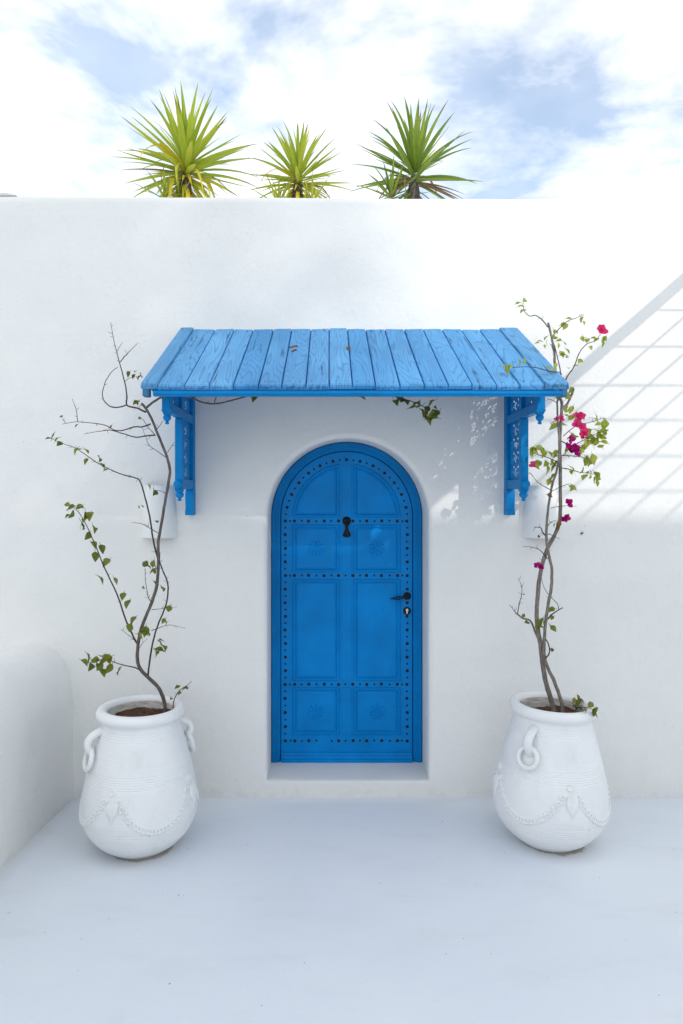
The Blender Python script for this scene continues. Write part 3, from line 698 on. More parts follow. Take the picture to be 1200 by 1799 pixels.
def pierced(y0, y1, zlow, ztopf, xmid, seed, parent, drop=0.04):
    """thin board in the Y-Z plane with carved through holes"""
    cu = bpy.data.curves.new('tmp', 'CURVE'); cu.dimensions = '2D'; cu.fill_mode = 'BOTH'; cu.extrude = 0.0006; r = random.Random(seed)
    def spl(pts):
        s = cu.splines.new('POLY'); s.points.add(len(pts)-1); s.use_cyclic_u = True
        for p, q in zip(s.points, pts): p.co = (q[0], q[1], 0, 1)
    spl([(y0, zlow), (y1, zlow), (y1, ztopf(y1)), (y0, ztopf(y0))])
    lo, hi = min(y0, y1), max(y0, y1); W_ = hi-lo; cyc = 0.078; nz = int((max(ztopf(lo), ztopf(hi))-zlow)/cyc)+1; ny = max(1, round(W_/0.084)); sy = W_/ny
    def hole(cy, cz, a, L, Wd):
        L *= r.uniform(0.85, 1.1); Wd *= r.uniform(0.85, 1.15)
        pts = [(cy+cos(a)*L*u-sin(a)*Wd*v, cz+sin(a)*L*u+cos(a)*Wd*v) for u, v in ((-1, 0), (-0.45, 0.8), (0.3, 1), (1, 0), (0.3, -1), (-0.45, -0.8))]
        for p in pts:
            if r.random() < drop or not (lo+0.012 < p[0] < hi-0.012 and zlow+0.010 < p[1] < ztopf(p[0])-0.012): return
        spl(pts)
    for i in range(ny):
        for j in range(nz):
            cy = lo+sy*(i+0.5); cz = zlow+cyc*(j+0.5)
            for k in range(8): a = 2*pi*k/8+0.39; hole(cy+0.0190*cos(a), cz+0.0190*sin(a), a, 0.0098, 0.0056)
            hole(cy, cz, 0.5, 0.0062, 0.0060)
            for sx_, sz_ in ((1, 1), (-1, 1)): hole(cy+sx_*sy*0.42, cz+sz_*cyc*0.40, sx_*0.8, 0.0110, 0.0056)
            for sx_ in (1, -1): hole(cy+sx_*sy*0.40, cz, pi/2, 0.0085, 0.0046)
    ob = bpy.data.objects.new('tmp', cu); COL.objects.link(ob); dg = bpy.context.evaluated_depsgraph_get()
    me = bpy.data.meshes.new_from_object(ob.evaluated_get(dg)); bpy.data.objects.remove(ob)
    off = root_of(parent).location
    for v in me.vertices: v.co = Vector((xmid+v.co.z, v.co.x, v.co.y))-off
    me.name = 'pierced_panel'; me.materials.clear(); me.materials.append(M_blue)
    o = bpy.data.objects.new('pierced_panel', me); COL.objects.link(o); o.parent = parent
def finial(c, sc, parent, top_r=0.024):
    mb = MB(); mb.lathe([(top_r, 0), (top_r*0.98, -0.003), (top_r*0.80, -0.007), (top_r*0.72, -0.010), (top_r*0.86, -0.013), (0.0195*sc, -0.017), (0.0205*sc, -0.023), (0.0175*sc, -0.031), (0.010*sc, -0.038), (0.006*sc, -0.041), (0.0095*sc, -0.045), (0.0102*sc, -0.050), (0.008*sc, -0.0545), (0, -0.056)], 16, Matrix.Translation(c))
    mb.build('finial', M_blue, parent, 50)
def bracket(xi, s, seed):
    T = 0.042; xa, xb = (xi, xi+s*T); xm = (xa+xb)/2; und = lambda y: roofz(y)-0.030; c = 0.003
    e = 0.0025                               # rails sit slightly inside the posts
    mb = MB(); mb.box(xa, xb, -0.055, 0.003, 1.66, und(-0.055), c); br = mb.build('bracket', M_blue, can, 0)
    mb = MB(); mb.box(xa+s*e, xb-s*e, -0.602, -0.0551, 2.176, 2.224, c); mb.build('upper_rail', M_blue, br, 0)
    mb = MB(); mb.box(xa+s*e, xb-s*e, -0.312, -0.0551, 1.800, 1.853, c); mb.build('lower_rail', M_blue, br, 0)
    mb = MB(); mb.box(xa, xb, -0.652, -0.603, 2.185, und(-0.652), c)
    mb.lathe([(0.0325, 2.186), (0.0325, 2.180), (0.0225, 2.168)], 4, Matrix.Translation((xm, -0.6275, 0)) @ Matrix.Rotation(pi/4, 4, 'Z')); mb.build('front_post', M_blue, br, 0)
    mb = MB(); mb.box(xa, xb, -0.358, -0.313, 1.800, 2.1755, c)
    mb.lathe([(0.032, 1.801), (0.032, 1.797), (0.025, 1.787)], 4, Matrix.Translation((xm, -0.3355, 0)) @ Matrix.Rotation(pi/4, 4, 'Z')); mb.build('lower_post', M_blue, br, 0)
    mb = MB(); mb.box(xa+s*e, xb-s*e, -0.356, -0.313, 2.2245, und(-0.356), c); mb.build('middle_stile', M_blue, br, 0)
    mb = MB(); sl = [(-0.0551, und(-0.0551)), (-0.86, und(-0.86)+0.003), (-0.86, und(-0.86)-0.0), (-0.0551, und(-0.0551)-0.05)]
    # rafter lying under the planks
    ra = [(-0.0551, und(-0.0551)+0.004), (-0.700, und(-0.700)+0.004), (-0.700, und(-0.700)-0.030), (-0.660, und(-0.660)-0.045), (-0.0551, und(-0.0551)-0.045)]
    mb.add([Vector((x, y, z)) for x in (xa+s*0.004, xb-s*0.004) for y, z in ra], [(0,1,2,3,4), (9,8,7,6,5)]+[(k, (k+1) % 5, 5+(k+1) % 5, 5+k) for k in range(5)]); mb.build('rafter', M_blue, br, 0)
    # scrolled foot below the lower rail
    ft = [(0.0, 1.652), (-0.078, 1.652), (-0.083, 1.664), (-0.080, 1.676), (-0.071, 1.686), (-0.0705, 1.715), (-0.076, 1.740), (-0.079, 1.760), (-0.073, 1.782), (-0.070, 1.799), (0.0, 1.799)]
    n = len(ft); mb = MB(); mb.add([Vector((x, y, z)) for x in (xa-s*0.0015, xb+s*0.0015) for y, z in ft], [tuple(range(n)), tuple(range(2*n-1, n-1, -1))]+[(k, (k+1) % n, n+(k+1) % n, n+k) for k in range(n)]); mb.build('foot', M_blue, br, 30)
    # knob on the front of the lower post
    mb = MB(); mb.lathe([(0.022, -0.001), (0.022, 0.005), (0.017, 0.008), (0.024, 0.015), (0.0245, 0.022), (0.019, 0.030), (0.010, 0.034), (0.0, 0.035)], 16, Matrix.Translation((xm, -0.358, 1.824)) @ Matrix.Rotation(pi/2, 4, 'X')); mb.build('knob', M_blue, br, 50)
    finial(Vector((xm, -0.6275, 2.170)), 1.0, br, 0.0215); finial(Vector((xm, -0.3355, 1.789)), 1.15, br, 0.0235)
    pierced(-0.055, -0.313, 1.853, lambda y: 2.177, xm, seed, br)
    pierced(-0.055, -0.314, 2.223, lambda y: und(y)-0.045, xm, seed+1, br)
    pierced(-0.356, -0.603, 2.223, lambda y: und(y)-0.045, xm, seed+2, br, 0.17)
bracket(-0.780, -1, 3); bracket(1.022, 1, 3)
# scraps of dry leaf lying on the planks
def scrap(px, py, sz, a, label):
    # where the view ray meets the plank surface
    y = -0.45
    for _ in range(30):
        p = at(px, py, y); y += ((p.z-roofz(y))*-0.6); y = max(-0.87, min(-0.02, y))
    p = at(px, py, y); mb = MB(); nrm = Vector((0, -DROP, RUN)).normalized(); u = Vector((cos(a), sin(a)*RUN/LEN, sin(a)*DROP/LEN)).normalized(); v = nrm.cross(u)
    rows = [[p+u*(sz*t)+v*(sz*0.34*wd*sv)+nrm*(0.004+0.006*abs(sv)+0.003*sin(5*t)) for sv in (-1, 0, 1)] for t, wd in ((-0.5, 0.15), (-0.25, 0.8), (0.1, 1), (0.35, 0.6), (0.5, 0.1))]
    mb.add([q for r in rows for q in r], [(i*3+j, i*3+j+1, (i+1)*3+j+1, (i+1)*3+j) for i in range(4) for j in range(2)])
    tag(mb.build('dry_leaf', M_dryleaf), label, 'dry leaf', 'dry leaves on the canopy')
scrap(516, 612, 0.040, 0.1, 'curled brown leaf scrap on the canopy, upper of the two left ones')
scrap(517, 619, 0.028, 0.3, 'small brown leaf scrap on the canopy, lower of the two left ones')
scrap(612, 615, 0.036, 1.5, 'brown leaf scrap on the canopy planks, the right one')

# ================================================================== POTS
def lerp_prof(P, z):
    for (r0, z0), (r1, z1) in zip(P, P[1:]):
        if z0 <= z <= z1: return r0+(r1-r0)*(z-z0)/max(1e-9, z1-z0)
    return P[-1][0]
BODY = [(0.150, 0.0), (0.165, 0.012), (0.205, 0.040), (0.247, 0.085), (0.277, 0.140), (0.290, 0.195), (0.2905, 0.235), (0.284, 0.290), (0.272, 0.350), (0.257, 0.415), (0.241, 0.475), (0.224, 0.535), (0.209, 0.585), (0.198, 0.622), (0.194, 0.645), (0.199, 0.660)]
sp_ = catmull([Vector((r, 0, z)) for r, z in BODY], 8); BPROF = [(p.x, p.z) for p in sp_]
def pot(loc, rosang, lean, scl, label, seed, soil_z):
    r = random.Random(seed)
    root = empty('clay_pot', (loc[0], loc[1], 0.0), label, 'pot', 'white clay pots beside the door')
    Ml = Matrix.Translation((loc[0], loc[1], 0)) @ Matrix.Rotation(lean, 4, 'Y') @ Matrix.Scale(scl, 4)
    # body with turned grooves
    prof = []
    z = 0.0
    grooves = [(0.105+0.013*k, 0.0022) for k in range(6)]+[(0.378+0.011*k, 0.0020) for k in range(6)]+[(0.585+0.012*k, 0.0016) for k in range(4)]
    nz = 330
    for i in range(nz+1):
        z = 0.660*i/nz; rr = lerp_prof(BPROF, z)
        for gz, gd in grooves:
            d = abs(z-gz)
            if d < 0.0045: rr -= gd*(1-d/0.0045)
        prof.append((rr, z))
    mb = MB(); mb.lathe(prof, 96, None)
    for v in mb.v:
        a = atan2(v.y, v.x); k = 0.0022*noise.noise(Vector((cos(a)*2+seed, sin(a)*2, v.z*6)))+0.0006*noise.noise(Vector((cos(a)*9+seed, sin(a)*9, v.z*50)))
        h_ = Vector((v.x, v.y, 0)); 
        if h_.length > 0: v += h_.normalized()*k
    mb.f = [f for f in mb.f if len(f) == 4]
    mb.v = [Ml @ v for v in mb.v]; mb.build('body', M_pot, root, 50)
    mb = MB(); n = 22; tor = [(0.1945+0.0270*cos(2*pi*k/n), 0.685+0.0290*sin(2*pi*k/n)) for k in range(n+1)]
    mb.lathe(tor, 80, Ml); mb.f = [f for f in mb.f if len(f) == 4]; mb.build('rim', M_pot, root, 60)
    mb = MB(); mb.lathe([(0.1665, 0.690), (0.168, 0.655), (0.178, 0.60), (0.19, 0.55)], 64, Ml); mb.f = [f for f in mb.f if len(f) == 4]; mb.build('inner_wall', M_potin, root, 60)
    # soil
    mb = MB(); n = 34; vs, fs = [], []
    R = 0.186; k0 = 30
    for i in range(k0+1):
        for j in range(48):
            a = 2*pi*j/48; q = R*i/k0; x, y = q*cos(a), q*sin(a)
            vs.append(Ml @ Vector((x, y, soil_z+0.016*noise.noise(Vector((x*14+seed, y*14, 1)))+0.012*noise.noise(Vector((x*45, y*45, seed)))+0.03*(q/R)**3*noise.noise(Vector((x*6+2, y*6, 4+seed))))))
    fs = [(i*48+j, i*48+(j+1) % 48, (i+1)*48+(j+1) % 48, (i+1)*48+j) for i in range(k0) for j in range(48)]
    mb.add(vs, fs); mb.build('soil', M_soil, root, 60)
    def on(a, z, out=0.0):            # a measured from the viewer's side, positive to the right
        rr = lerp_prof(BPROF, z)+out; return Vector((rr*sin(a), -rr*cos(a), z))
    # ears and rings
    for ang in (rosang-radians(45), rosang+radians(135)):
        rad_ = Vector((sin(ang), -cos(ang), 0)); path = []
        for q in range(15):
            t = q/14; z = 0.616-0.122*t; ou = 0.049*sin(pi*min(1, t*1.02))**0.75+0.0; path.append(on(ang, z+0.012*sin(pi*t), ou-0.006*(1-sin(pi*t))))
        cp = catmull(path, 2); tg = Vector((cos(ang), sin(ang), 0)); mb = MB(); vs = []; nn_ = 14
        for i, p in enumerate(cp):
            tdir = (cp[min(i+1, len(cp)-1)]-cp[max(i-1, 0)]).normalized(); on_ = tdir.cross(tg).normalized()
            for k in range(nn_):
                th_ = 2*pi*k/nn_; vs.append(Ml @ (p+tg*(0.0235*cos(th_))+on_*(0.0180*sin(th_)*(1+0.10*cos(6*th_)))))
        mb.add(vs, [(i*nn_+k, i*nn_+(k+1) % nn_, (i+1)*nn_+(k+1) % nn_, (i+1)*nn_+k) for i in range(len(cp)-1) for k in range(nn_)]); ear = mb.build('handle', M_pot, root, 70)
        c0 = on(ang, 0.486, 0.022); tang = Vector((cos(ang), sin(ang), 0)); upv = (on(ang, 0.52)-on(ang, 0.42)).normalized(); upv = (upv+rad_*0.02).normalized()
        nn = tang.cross(upv).normalized(); Mr = Matrix((tang.to_4d(), upv.to_4d(), nn.to_4d(), (0, 0, 0, 1))).transposed(); Mr[3][3] = 1
        for q in range(3): Mr[q][3] = c0[q]; Mr[3][q] = 0
        mb = MB(); mb.torus(0.050, 0.0120, Ml @ Mr, 32, 10); mb.build('ring', M_pot, ear, 70)
    # garlands: swags of little loops between four bosses
    for k in range(4):
        a0 = rosang+k*pi/2; zb = 0.372
        mb = MB(); c0 = on(a0, zb, 0.0); nrm = Vector((sin(a0), -cos(a0), 0.25)).normalized()
        Mq = Matrix.Translation(c0) @ nrm.to_track_quat('Z', 'Y').to_matrix().to_4x4()
        mb.lathe([(0.0175, -0.004), (0.0175, 0.004), (0.014, 0.008), (0.010, 0.0055), (0.0, 0.006)], 16, Ml @ Mq); mb.build('boss', M_pot, root, 60)
        mb = MB(); ns = 23
        for i in range(ns):
            t = (i+0.6)/(ns+0.2); a = a0+0.10+(pi/2-0.20)*t; z = zb-0.020-0.165*(1-(2*t-1)**2)**0.85
            t2 = t+0.03; a_2 = a0+0.10+(pi/2-0.20)*t2; z2 = zb-0.020-0.165*(max(0, 1-(2*t2-1)**2))**0.85
            p = on(a, z, 0.001); dirv = (on(a_2, z2, 0.001)-p).normalized(); nrm = Vector((sin(a), -cos(a), 0.1)).normalized(); sdv = nrm.cross(dirv).normalized()
            d2 = (dirv*0.8+sdv*0.6).normalized(); s2 = nrm.cross(d2).normalized()
            Mt = Matrix.Identity(4)
            for q in range(3): Mt[q][0] = d2[q]*0.72; Mt[q][1] = s2[q]*1.15; Mt[q][2] = nrm[q]*0.8; Mt[q][3] = p[q]
            mb.torus(0.0122, 0.0064, Ml @ Mt, 12, 6)
        mb.build('garland', M_pot, root, 70)
        mb = MB()
        for q in range(5):
            da = (q-2)*0.040; wv = 1-abs(q-2)*0.16
            path = [on(a0+da*(0.35+0.65*sin(pi*(0.15+0.75*t)))+0.03, zb-0.040-0.105*t*wv, 0.0005+0.004*sin(pi*t)) for t in [i/7 for i in range(8)]]
            mb.tube([Ml @ p for p in path], [0.0035, 0.006, 0.0075, 0.008, 0.008, 0.007, 0.005, 0.002], 8)
        mb.build('tassel', M_pot, root, 70)
    return root
potL = pot(POT_XY[0], radians(-14), radians(0.5), 0.985, 'white clay pot beside the low wall, a ringed handle on either side', 1, 0.652)
potR = pot(POT_XY[1], radians(2), radians(2.0), 0.985, 'white clay pot right of the door, a ringed handle at its front left', 2, 0.640)

# ================================================================== BOUGAINVILLEAS
def leaf_mesh(name, m, fold, curl, wd):
    rows = []
    for t, wv in ((0, 0.10), (0.12, 0.62), (0.30, 0.98), (0.48, 1.0), (0.68, 0.74), (0.86, 0.34), (1.0, 0.02)):
        cz = -curl*t*t; row = []
        for s in (-1, -0.5, 0, 0.5, 1): row.append(Vector((t*cos(curl*t*0.5), s*wd*wv*0.5, cz*0.6+fold*abs(s)*wv*0.5*wd+0.03*sin(9*t+3*s))))
        rows.append(row)
    mb = MB(); mb.add([v for r in rows for v in r], [(i*5+j, i*5+j+1, (i+1)*5+j+1, (i+1)*5+j) for i in range(6) for j in range(4)])
    mb.tube([Vector((-0.28, 0, 0.02)), Vector((-0.1, 0, 0)), Vector((0.05, 0, 0))], 0.022, 4)
    return mb.mesh(name, m, 60)
def variants(m, nm):
    return [leaf_mesh(nm, m, f, c_, w_) for f, c_, w_ in ((0.25, 0.35, 0.72), (0.55, 0.7, 0.70), (0.12, 0.95, 0.80), (0.4, 0.1, 0.62))]
LV_L, LV_R, LV_B = variants(M_leafL, 'shaded_olive_leaf'), variants(M_leafR, 'sunlit_lime_leaf'), variants(M_leafB, 'brown_leaf')
def bract_mesh(name, m, seed):
    r = random.Random(seed); mb = MB()
    for k in range(4):
        a = 2*pi*k/4+r.uniform(-0.3, 0.3); til = r.uniform(0.25, 1.0); rot = Matrix.Rotation(a, 4, 'Z') @ Matrix.Rotation(-til, 4, 'Y')
        rows = [[rot @ Vector((t, s*wv*0.42, 0.10*abs(s)*wv+0.16*t*t+0.05*sin(7*t+4*s+k))) for s in (-1, -0.5, 0, 0.5, 1)] for t, wv in ((0.02, 0.12), (0.2, 0.7), (0.45, 1.0), (0.7, 0.86), (0.9, 0.45), (1.0, 0.05))]
        mb.add([v for q in rows for v in q], [(i*5+j, i*5+j+1, (i+1)*5+j+1, (i+1)*5+j) for i in range(5) for j in range(4)])
    return mb.mesh(name, m, 60)
FL_M = [bract_mesh('magenta_flower', M_fl_mag, s) for s in (1, 2)]; FL_R = [bract_mesh('pink_flower', M_fl_red, s) for s in (3, 4)]
rl = random.Random(21)
def rquat(prefer=None):
    d = Vector((rl.uniform(-1, 1), rl.uniform(-0.9, 0.25), rl.uniform(-1.0, 0.35))).normalized()
    if prefer is not None: d = (d+Vector(prefer)*1.2).normalized()
    q = d.to_track_quat('X', 'Z'); return q @ Quaternion((1, 0, 0), rl.uniform(-1.3, 0.4))
def add_leaf(root, px, py, Y, size_px, pool, prefer=None, nm='leaf'):
    p = at(px, py, Y); s = size_px*0.93/F*(D+Y); q = rquat(prefer); d = q @ Vector((1, 0, 0))
    inst(nm, rl.choice(pool), p-d*(s*0.45), q, s*rl.uniform(0.80, 1.10), root)
    if size_px > 12 and rl.random() < 0.45:
        q = rquat(prefer); s *= rl.uniform(0.45, 0.75); inst(nm, rl.choice(pool), p+Vector((rl.uniform(-1, 1), rl.uniform(-0.6, 0.6), rl.uniform(-1, 1)))*s*0.5, q, s, root)
def stem(root, name, P, r0, r1, m, thorns=0, sub=5, n=7, knob=0.12):
    """P: list of (px, py, Y); radii in metres"""
    pts = catmull([at(*p) for p in P], sub); L = len(pts)
    for i, p in enumerate(pts):
        if 0 < i < L-1: p += Vector((noise.noise(p*38), noise.noise(p*38+Vector((9, 1, 2))), noise.noise(p*38+Vector((3, 8, 4)))))*0.0016
    if m is M_twig: r0, r1 = r0*1.2, r1*1.25
    rad = [max(0.0008, (r0+(r1-r0)*(i/(L-1)))*(1+knob*noise.noise(pts[i]*60))) for i in range(L)]
    mb = MB(); mb.tube(pts, rad, n)
    for _ in range(thorns):
        i = rl.randrange(2, L-1); p = pts[i]; t = (pts[i]-pts[i-1]).normalized(); a = rl.uniform(0, 2*pi)
        d = (t.orthogonal().normalized()*cos(a)+t.cross(t.orthogonal()).normalized()*sin(a)+t*0.35).normalized(); Lh = rl.uniform(0.010, 0.030)
        mb.tube([p, p+d*Lh*0.6, p+d*Lh+t*0.003], [0.0013, 0.0009, 0.0003], 4)
    return mb.build(name, m, root, 60)

# ---- left plant
BL = empty('bougainvillea', at(289.5, 1241.6, -0.50), 'sparse bare-branched climber in the left pot by the low wall', 'plant')
def yl(py):            # depth of the left trunk by height in the picture
    return -0.50-0.20*(1250-py)/540
T = [(290, 1252), (289.5, 1238), (282, 1214), (266, 1195), (250, 1180), (242, 1163), (242, 1137), (247, 1108), (256.6, 1082), (269.5, 1050), (276, 1024), (278.5, 982), (278, 952), (284, 918), (289.5, 884), (296.6, 845), (298, 822), (291, 796.5), (278, 765), (265.4, 734), (255.5, 717), (248.4, 708.7)]
stem(BL, 'trunk', [(x, y, yl(y)) for x, y in T], 0.0098, 0.0058, M_bark, 6, 5, 9)
b = lambda pts, y0, y1: [(x, y, y0+(y1-y0)*i/(len(pts)-1)) for i, (x, y) in enumerate(pts)]
yt = yl(717)
stem(BL, 'branch', b([(256, 718), (269.7, 706), (286.7, 697), (309, 694), (332, 697), (349, 704), (366, 709), (380, 709), (401, 705), (435, 696), (455, 690)], yt, -0.62), 0.0060, 0.0034, M_bark, 3)
stem(BL, 'branch', b([(455, 690), (500, 683), (560, 684), (620, 688), (672, 692), (700, 698), (736, 710), (756, 722)], -0.62, -0.60), 0.0034, 0.0016, M_twig, 4)
stem(BL, 'twig', b([(377, 707), (379, 700), (381, 692)], -0.655, -0.65), 0.0020, 0.0012, M_twig, 0)
stem(BL, 'branch', b([(256, 724), (241, 717), (223, 711.5), (223, 694.5), (218.7, 669), (211.6, 643.5), (206, 621), (200, 598), (194.6, 567)], yt, -0.55), 0.0040, 0.0009, M_twig, 9)
stem(BL, 'branch', b([(223, 711.5), (210, 715), (196, 715), (183, 704), (180, 692), (184.7, 672), (196, 653.4), (207, 645)], -0.68, -0.58), 0.0029, 0.0011, M_twig, 5)
stem(BL, 'twig', b([(211, 636), (224, 621), (243, 602)], -0.6, -0.56), 0.0020, 0.0008, M_twig, 4)
stem(BL, 'twig', b([(206, 617), (211, 608), (216, 601)], -0.58, -0.56), 0.0013, 0.0006, M_twig, 0)
stem(BL, 'twig', b([(219, 671), (224, 666), (231, 663), (246, 662)], -0.63, -0.6), 0.0014, 0.0006, M_twig, 1)
stem(BL, 'branch', b([(264, 745), (250, 750), (235.7, 750), (216, 756), (201.7, 756), (184.7, 747), (159, 743), (133.7, 741), (109.6, 745)], yl(745), -0.40), 0.0034, 0.0010, M_twig, 8)
stem(BL, 'branch', b([(272.5, 764.5), (255.5, 766), (238.5, 768), (213, 761), (193, 756), (173, 758), (148, 762.5)], yl(765), -0.48), 0.0034, 0.0009, M_twig, 6)
stem(BL, 'twig', b([(136.5, 740), (133.7, 720), (126.6, 700)], -0.42, -0.42), 0.0018, 0.0007, M_twig, 5)
stem(BL, 'twig', b([(115, 743), (111, 737), (108, 731)], -0.41, -0.41), 0.0014, 0.0007, M_twig, 2)
stem(BL, 'branch', b([(277, 980), (269.7, 952), (264, 913), (255.5, 876), (245.6, 845), (235.7, 839), (213, 833), (190, 823), (167.7, 811), (145, 795), (128, 785), (111, 779.5), (91, 771)], yl(975), -0.22), 0.0040, 0.0010, M_twig, 14)
stem(BL, 'branch', b([(243.7, 1136), (234, 1117.6), (221, 1088.6), (208, 1050), (195, 1021), (182.5, 995), (171, 966), (159, 938), (148, 915.5), (138, 900), (128, 890)], yl(1134), -0.26), 0.0042, 0.0012, M_twig, 5)
stem(BL, 'branch', b([(260, 1186), (263, 1159.5), (269.5, 1124), (277.5, 1098), (290.4, 1066), (295, 1043.5), (293.6, 1021), (285.6, 1001.6), (280, 984)], yl(1184)-0.004, yl(985)-0.004), 0.0040, 0.0026, M_twig, 8)
stem(BL, 'branch', b([(251, 1181), (240, 1174), (227.6, 1170.8), (208, 1166), (190, 1160), (158, 1158)], yl(1180), -0.46), 0.0034, 0.0009, M_twig, 2)
stem(BL, 'twig', b([(265, 1056), (261, 1050), (256, 1024), (255, 998)], -0.58, -0.55), 0.0019, 0.0008, M_twig, 9)
stem(BL, 'twig', b([(266, 1108), (282, 1102), (298, 1098), (326, 1104)], -0.56, -0.52), 0.0018, 0.0006, M_twig, 5)
stem(BL, 'twig', b([(266, 1071), (285, 1069), (311, 1066)], -0.57, -0.54), 0.0015, 0.0006, M_twig, 4)
stem(BL, 'twig', b([(293, 805), (280, 795), (263, 783), (256, 768), (250, 752)], -0.66, -0.64), 0.0017, 0.0007, M_twig, 3)
stem(BL, 'twig', b([(294, 795), (300, 786), (307, 777)], -0.66, -0.66), 0.0015, 0.0007, M_twig, 1)
stem(BL, 'twig', b([(276, 754), (282, 746), (288, 737)], -0.68, -0.69), 0.0015, 0.0007, M_twig, 1)
stem(BL, 'twig', b([(272, 764), (262, 752), (252, 738), (248, 736)], -0.68, -0.66), 0.0016, 0.0007, M_twig, 4)
stem(BL, 'twig', b([(277, 936), (260, 926), (248, 920), (231, 918)], -0.61, -0.56), 0.0018, 0.0008, M_twig, 3)
stem(BL, 'twig', b([(290, 866), (283, 863), (270, 861)], -0.63, -0.62), 0.0015, 0.0007, M_twig, 1)
stem(BL, 'twig', b([(244, 1132), (229, 1118), (212, 1106)], -0.54, -0.5), 0.0015, 0.0006, M_twig, 4)
stem(BL, 'twig', b([(244, 1140), (250, 1131), (259, 1121)], -0.54, -0.55), 0.0013, 0.0005, M_twig, 3)
stem(BL, 'branch', b([(304, 1244), (305.5, 1232), (310, 1220.7), (318, 1211), (327, 1205), (335, 1199), (336, 1196)], -0.52, -0.50), 0.0022, 0.0008, M_twig, 2)
Lf = []     # (px, py, Y, size)
c6 = lambda x, y: (60+x/3.529, 550+y/3.529); c7 = lambda x, y: (60+x/3.103, 950+y/3.103)
for (x, y) in ((90, 775), (118, 762), (135, 782), (158, 810), (253, 848), (287, 842), (322, 853), (315, 915), (408, 900), (420, 938), (450, 962)):
    q = c6(x, y); Lf.append((*q, -0.22-(q[0]-91)*0.0024, 11))
for (x, y) in ((225, 1205), (278, 1200), (243, 1250), (320, 1262), (345, 1250), (297, 1290), (297, 1312), (370, 1340), (340, 1382), (372, 1432), (422, 1460), (383, 1503), (447, 1543)):
    q = c6(x, y); Lf.append((*q, -0.27-(q[1]-890)*0.0012, 14))
for (x, y) in ((367, 200), (445, 222), (485, 300), (505, 335), (535, 425), (518, 475)): q = c7(x, y); Lf.append((*q, -0.27-(q[1]-890)*0.0012, 13))
for (x, y) in ((690, 562), (708, 575), (680, 590), (668, 612), (605, 490), (625, 490), (585, 515), (735, 368), (705, 437), (725, 442), (668, 235), (700, 252), (600, 122), (618, 135), (648, 128), (655, 150), (597, 255)):
    q = c7(x, y); Lf.append((*q, -0.57, 13 if x not in (735, 705, 725, 597) else 9))
for (x, y) in ((278, 660), (300, 635), (370, 622), (330, 650), (345, 665), (355, 690), (380, 712), (410, 695), (410, 650), (455, 705), (312, 682), (395, 640)): q = c7(x, y); Lf.append((*q, -0.49, 14))
for (x, y) in ((750, 857), (780, 798), (792, 822), (823, 803)): q = c7(x, y); Lf.append((*q, -0.515, 9))
for (x, y, s) in ((715, 1080, 9), (740, 1110, 14), (670, 1195, 8), (760, 1293, 10), (635, 553, 11), (657, 650, 8), (662, 388, 12), (580, 376, 9)): q = c6(x, y); Lf.append((*q, -0.60, s))
for (x, y, s) in ((215, 372, 14), (240, 388, 13), (188, 385, 11), (200, 372, 10), (265, 415, 14), (275, 400, 11), (310, 440, 16), (325, 425, 15), (335, 462, 16), (365, 432, 16), (345, 392, 12), (295, 402, 12), (350, 445, 15), (320, 450, 15), (45, 368, 9), (226, 384, 12), (355, 455, 13), (375, 440, 11)): Lf.append((620+x/2.5, 550+y/2.5, -0.60+rl.uniform(-0.03, 0.03), s))
Lf.append((447, 698, -0.62, 13)); Lf.append((443, 697, -0.62, 9))
for x, y, Y, s in Lf: add_leaf(BL, x, y, Y+rl.uniform(-0.015, 0.015), s*1.5, LV_L)
for (x, y, s) in ((172, 640, 8), (263, 698, 8), (477, 702, 8), (433, 728, 6), (615, 392, 10), (628, 362, 8), (650, 1203, 7)):
    q = c6(x, y); add_leaf(BL, q[0], q[1], -0.43 if x < 300 else -0.58, s*1.1, LV_B)

# ---- right plant
BR = empty('bougainvillea', at(980, 1245, -0.47), 'pink flowering climber with lime leaves in the right pot', 'plant')
T1 = [(973, 1256), (972, 1243), (967, 1224.4), (958.6, 1196.7), (953, 1163), (950, 1132.8), (946, 1113), (943, 1080), (944.7, 1046.7), (947.5, 1019), (953, 991), (961, 966), (974, 941), (981, 924), (984.4, 899.4), (984.4, 863), (984.4, 821.7), (983.5, 785), (985, 749.6), (987, 718), (986, 703.8), (981, 690), (977, 660), (974.6, 635), (973.5, 614), (968, 587), (963, 567)]
yr = lambda py: -0.455-0.03*(1250-py)/600
stem(BR, 'trunk', [(x, y, yr(y)) for x, y in T1], 0.0132, 0.0056, M_bark2, 5, 5, 9)
T2 = [(989, 1256), (988, 1242), (983.6, 1224), (974, 1196.7), (963, 1174.4), (956.5, 1152), (956, 1127), (958.6, 1094), (963, 1063), (968, 1035.6), (969.7, 1002), (964, 974.4), (960, 946.7), (961, 913), (965.6, 877), (971, 849), (978, 827), (983, 790), (981, 750), (979, 715), (980, 700)]
stem(BR, 'trunk', [(x, y, yr(y)-0.022) for x, y in T2], 0.0102, 0.0046, M_bark2, 6, 5, 9)
stem(BR, 'branch', b([(987, 722), (990, 716), (997.5, 708), (1003.7, 695.4), (1007.5, 683)], -0.482, -0.47), 0.0062, 0.0058, M_bark2, 0)
stem(BR, 'branch', b([(950, 1133), (940.5, 1110.6), (932, 1091), (918, 1085.6), (906, 1077)], -0.465, -0.44), 0.0058, 0.0040, M_bark2, 4)
stem(BR, 'twig', b([(909, 1078), (912.5, 1060), (917, 1041), (915.5, 1027), (910, 1016)], -0.44, -0.44), 0.0022, 0.0007, M_twig, 9)
stem(BR, 'twig', b([(907, 1078), (901, 1070), (895, 1062)], -0.44, -0.44), 0.0018, 0.0007, M_twig, 4)
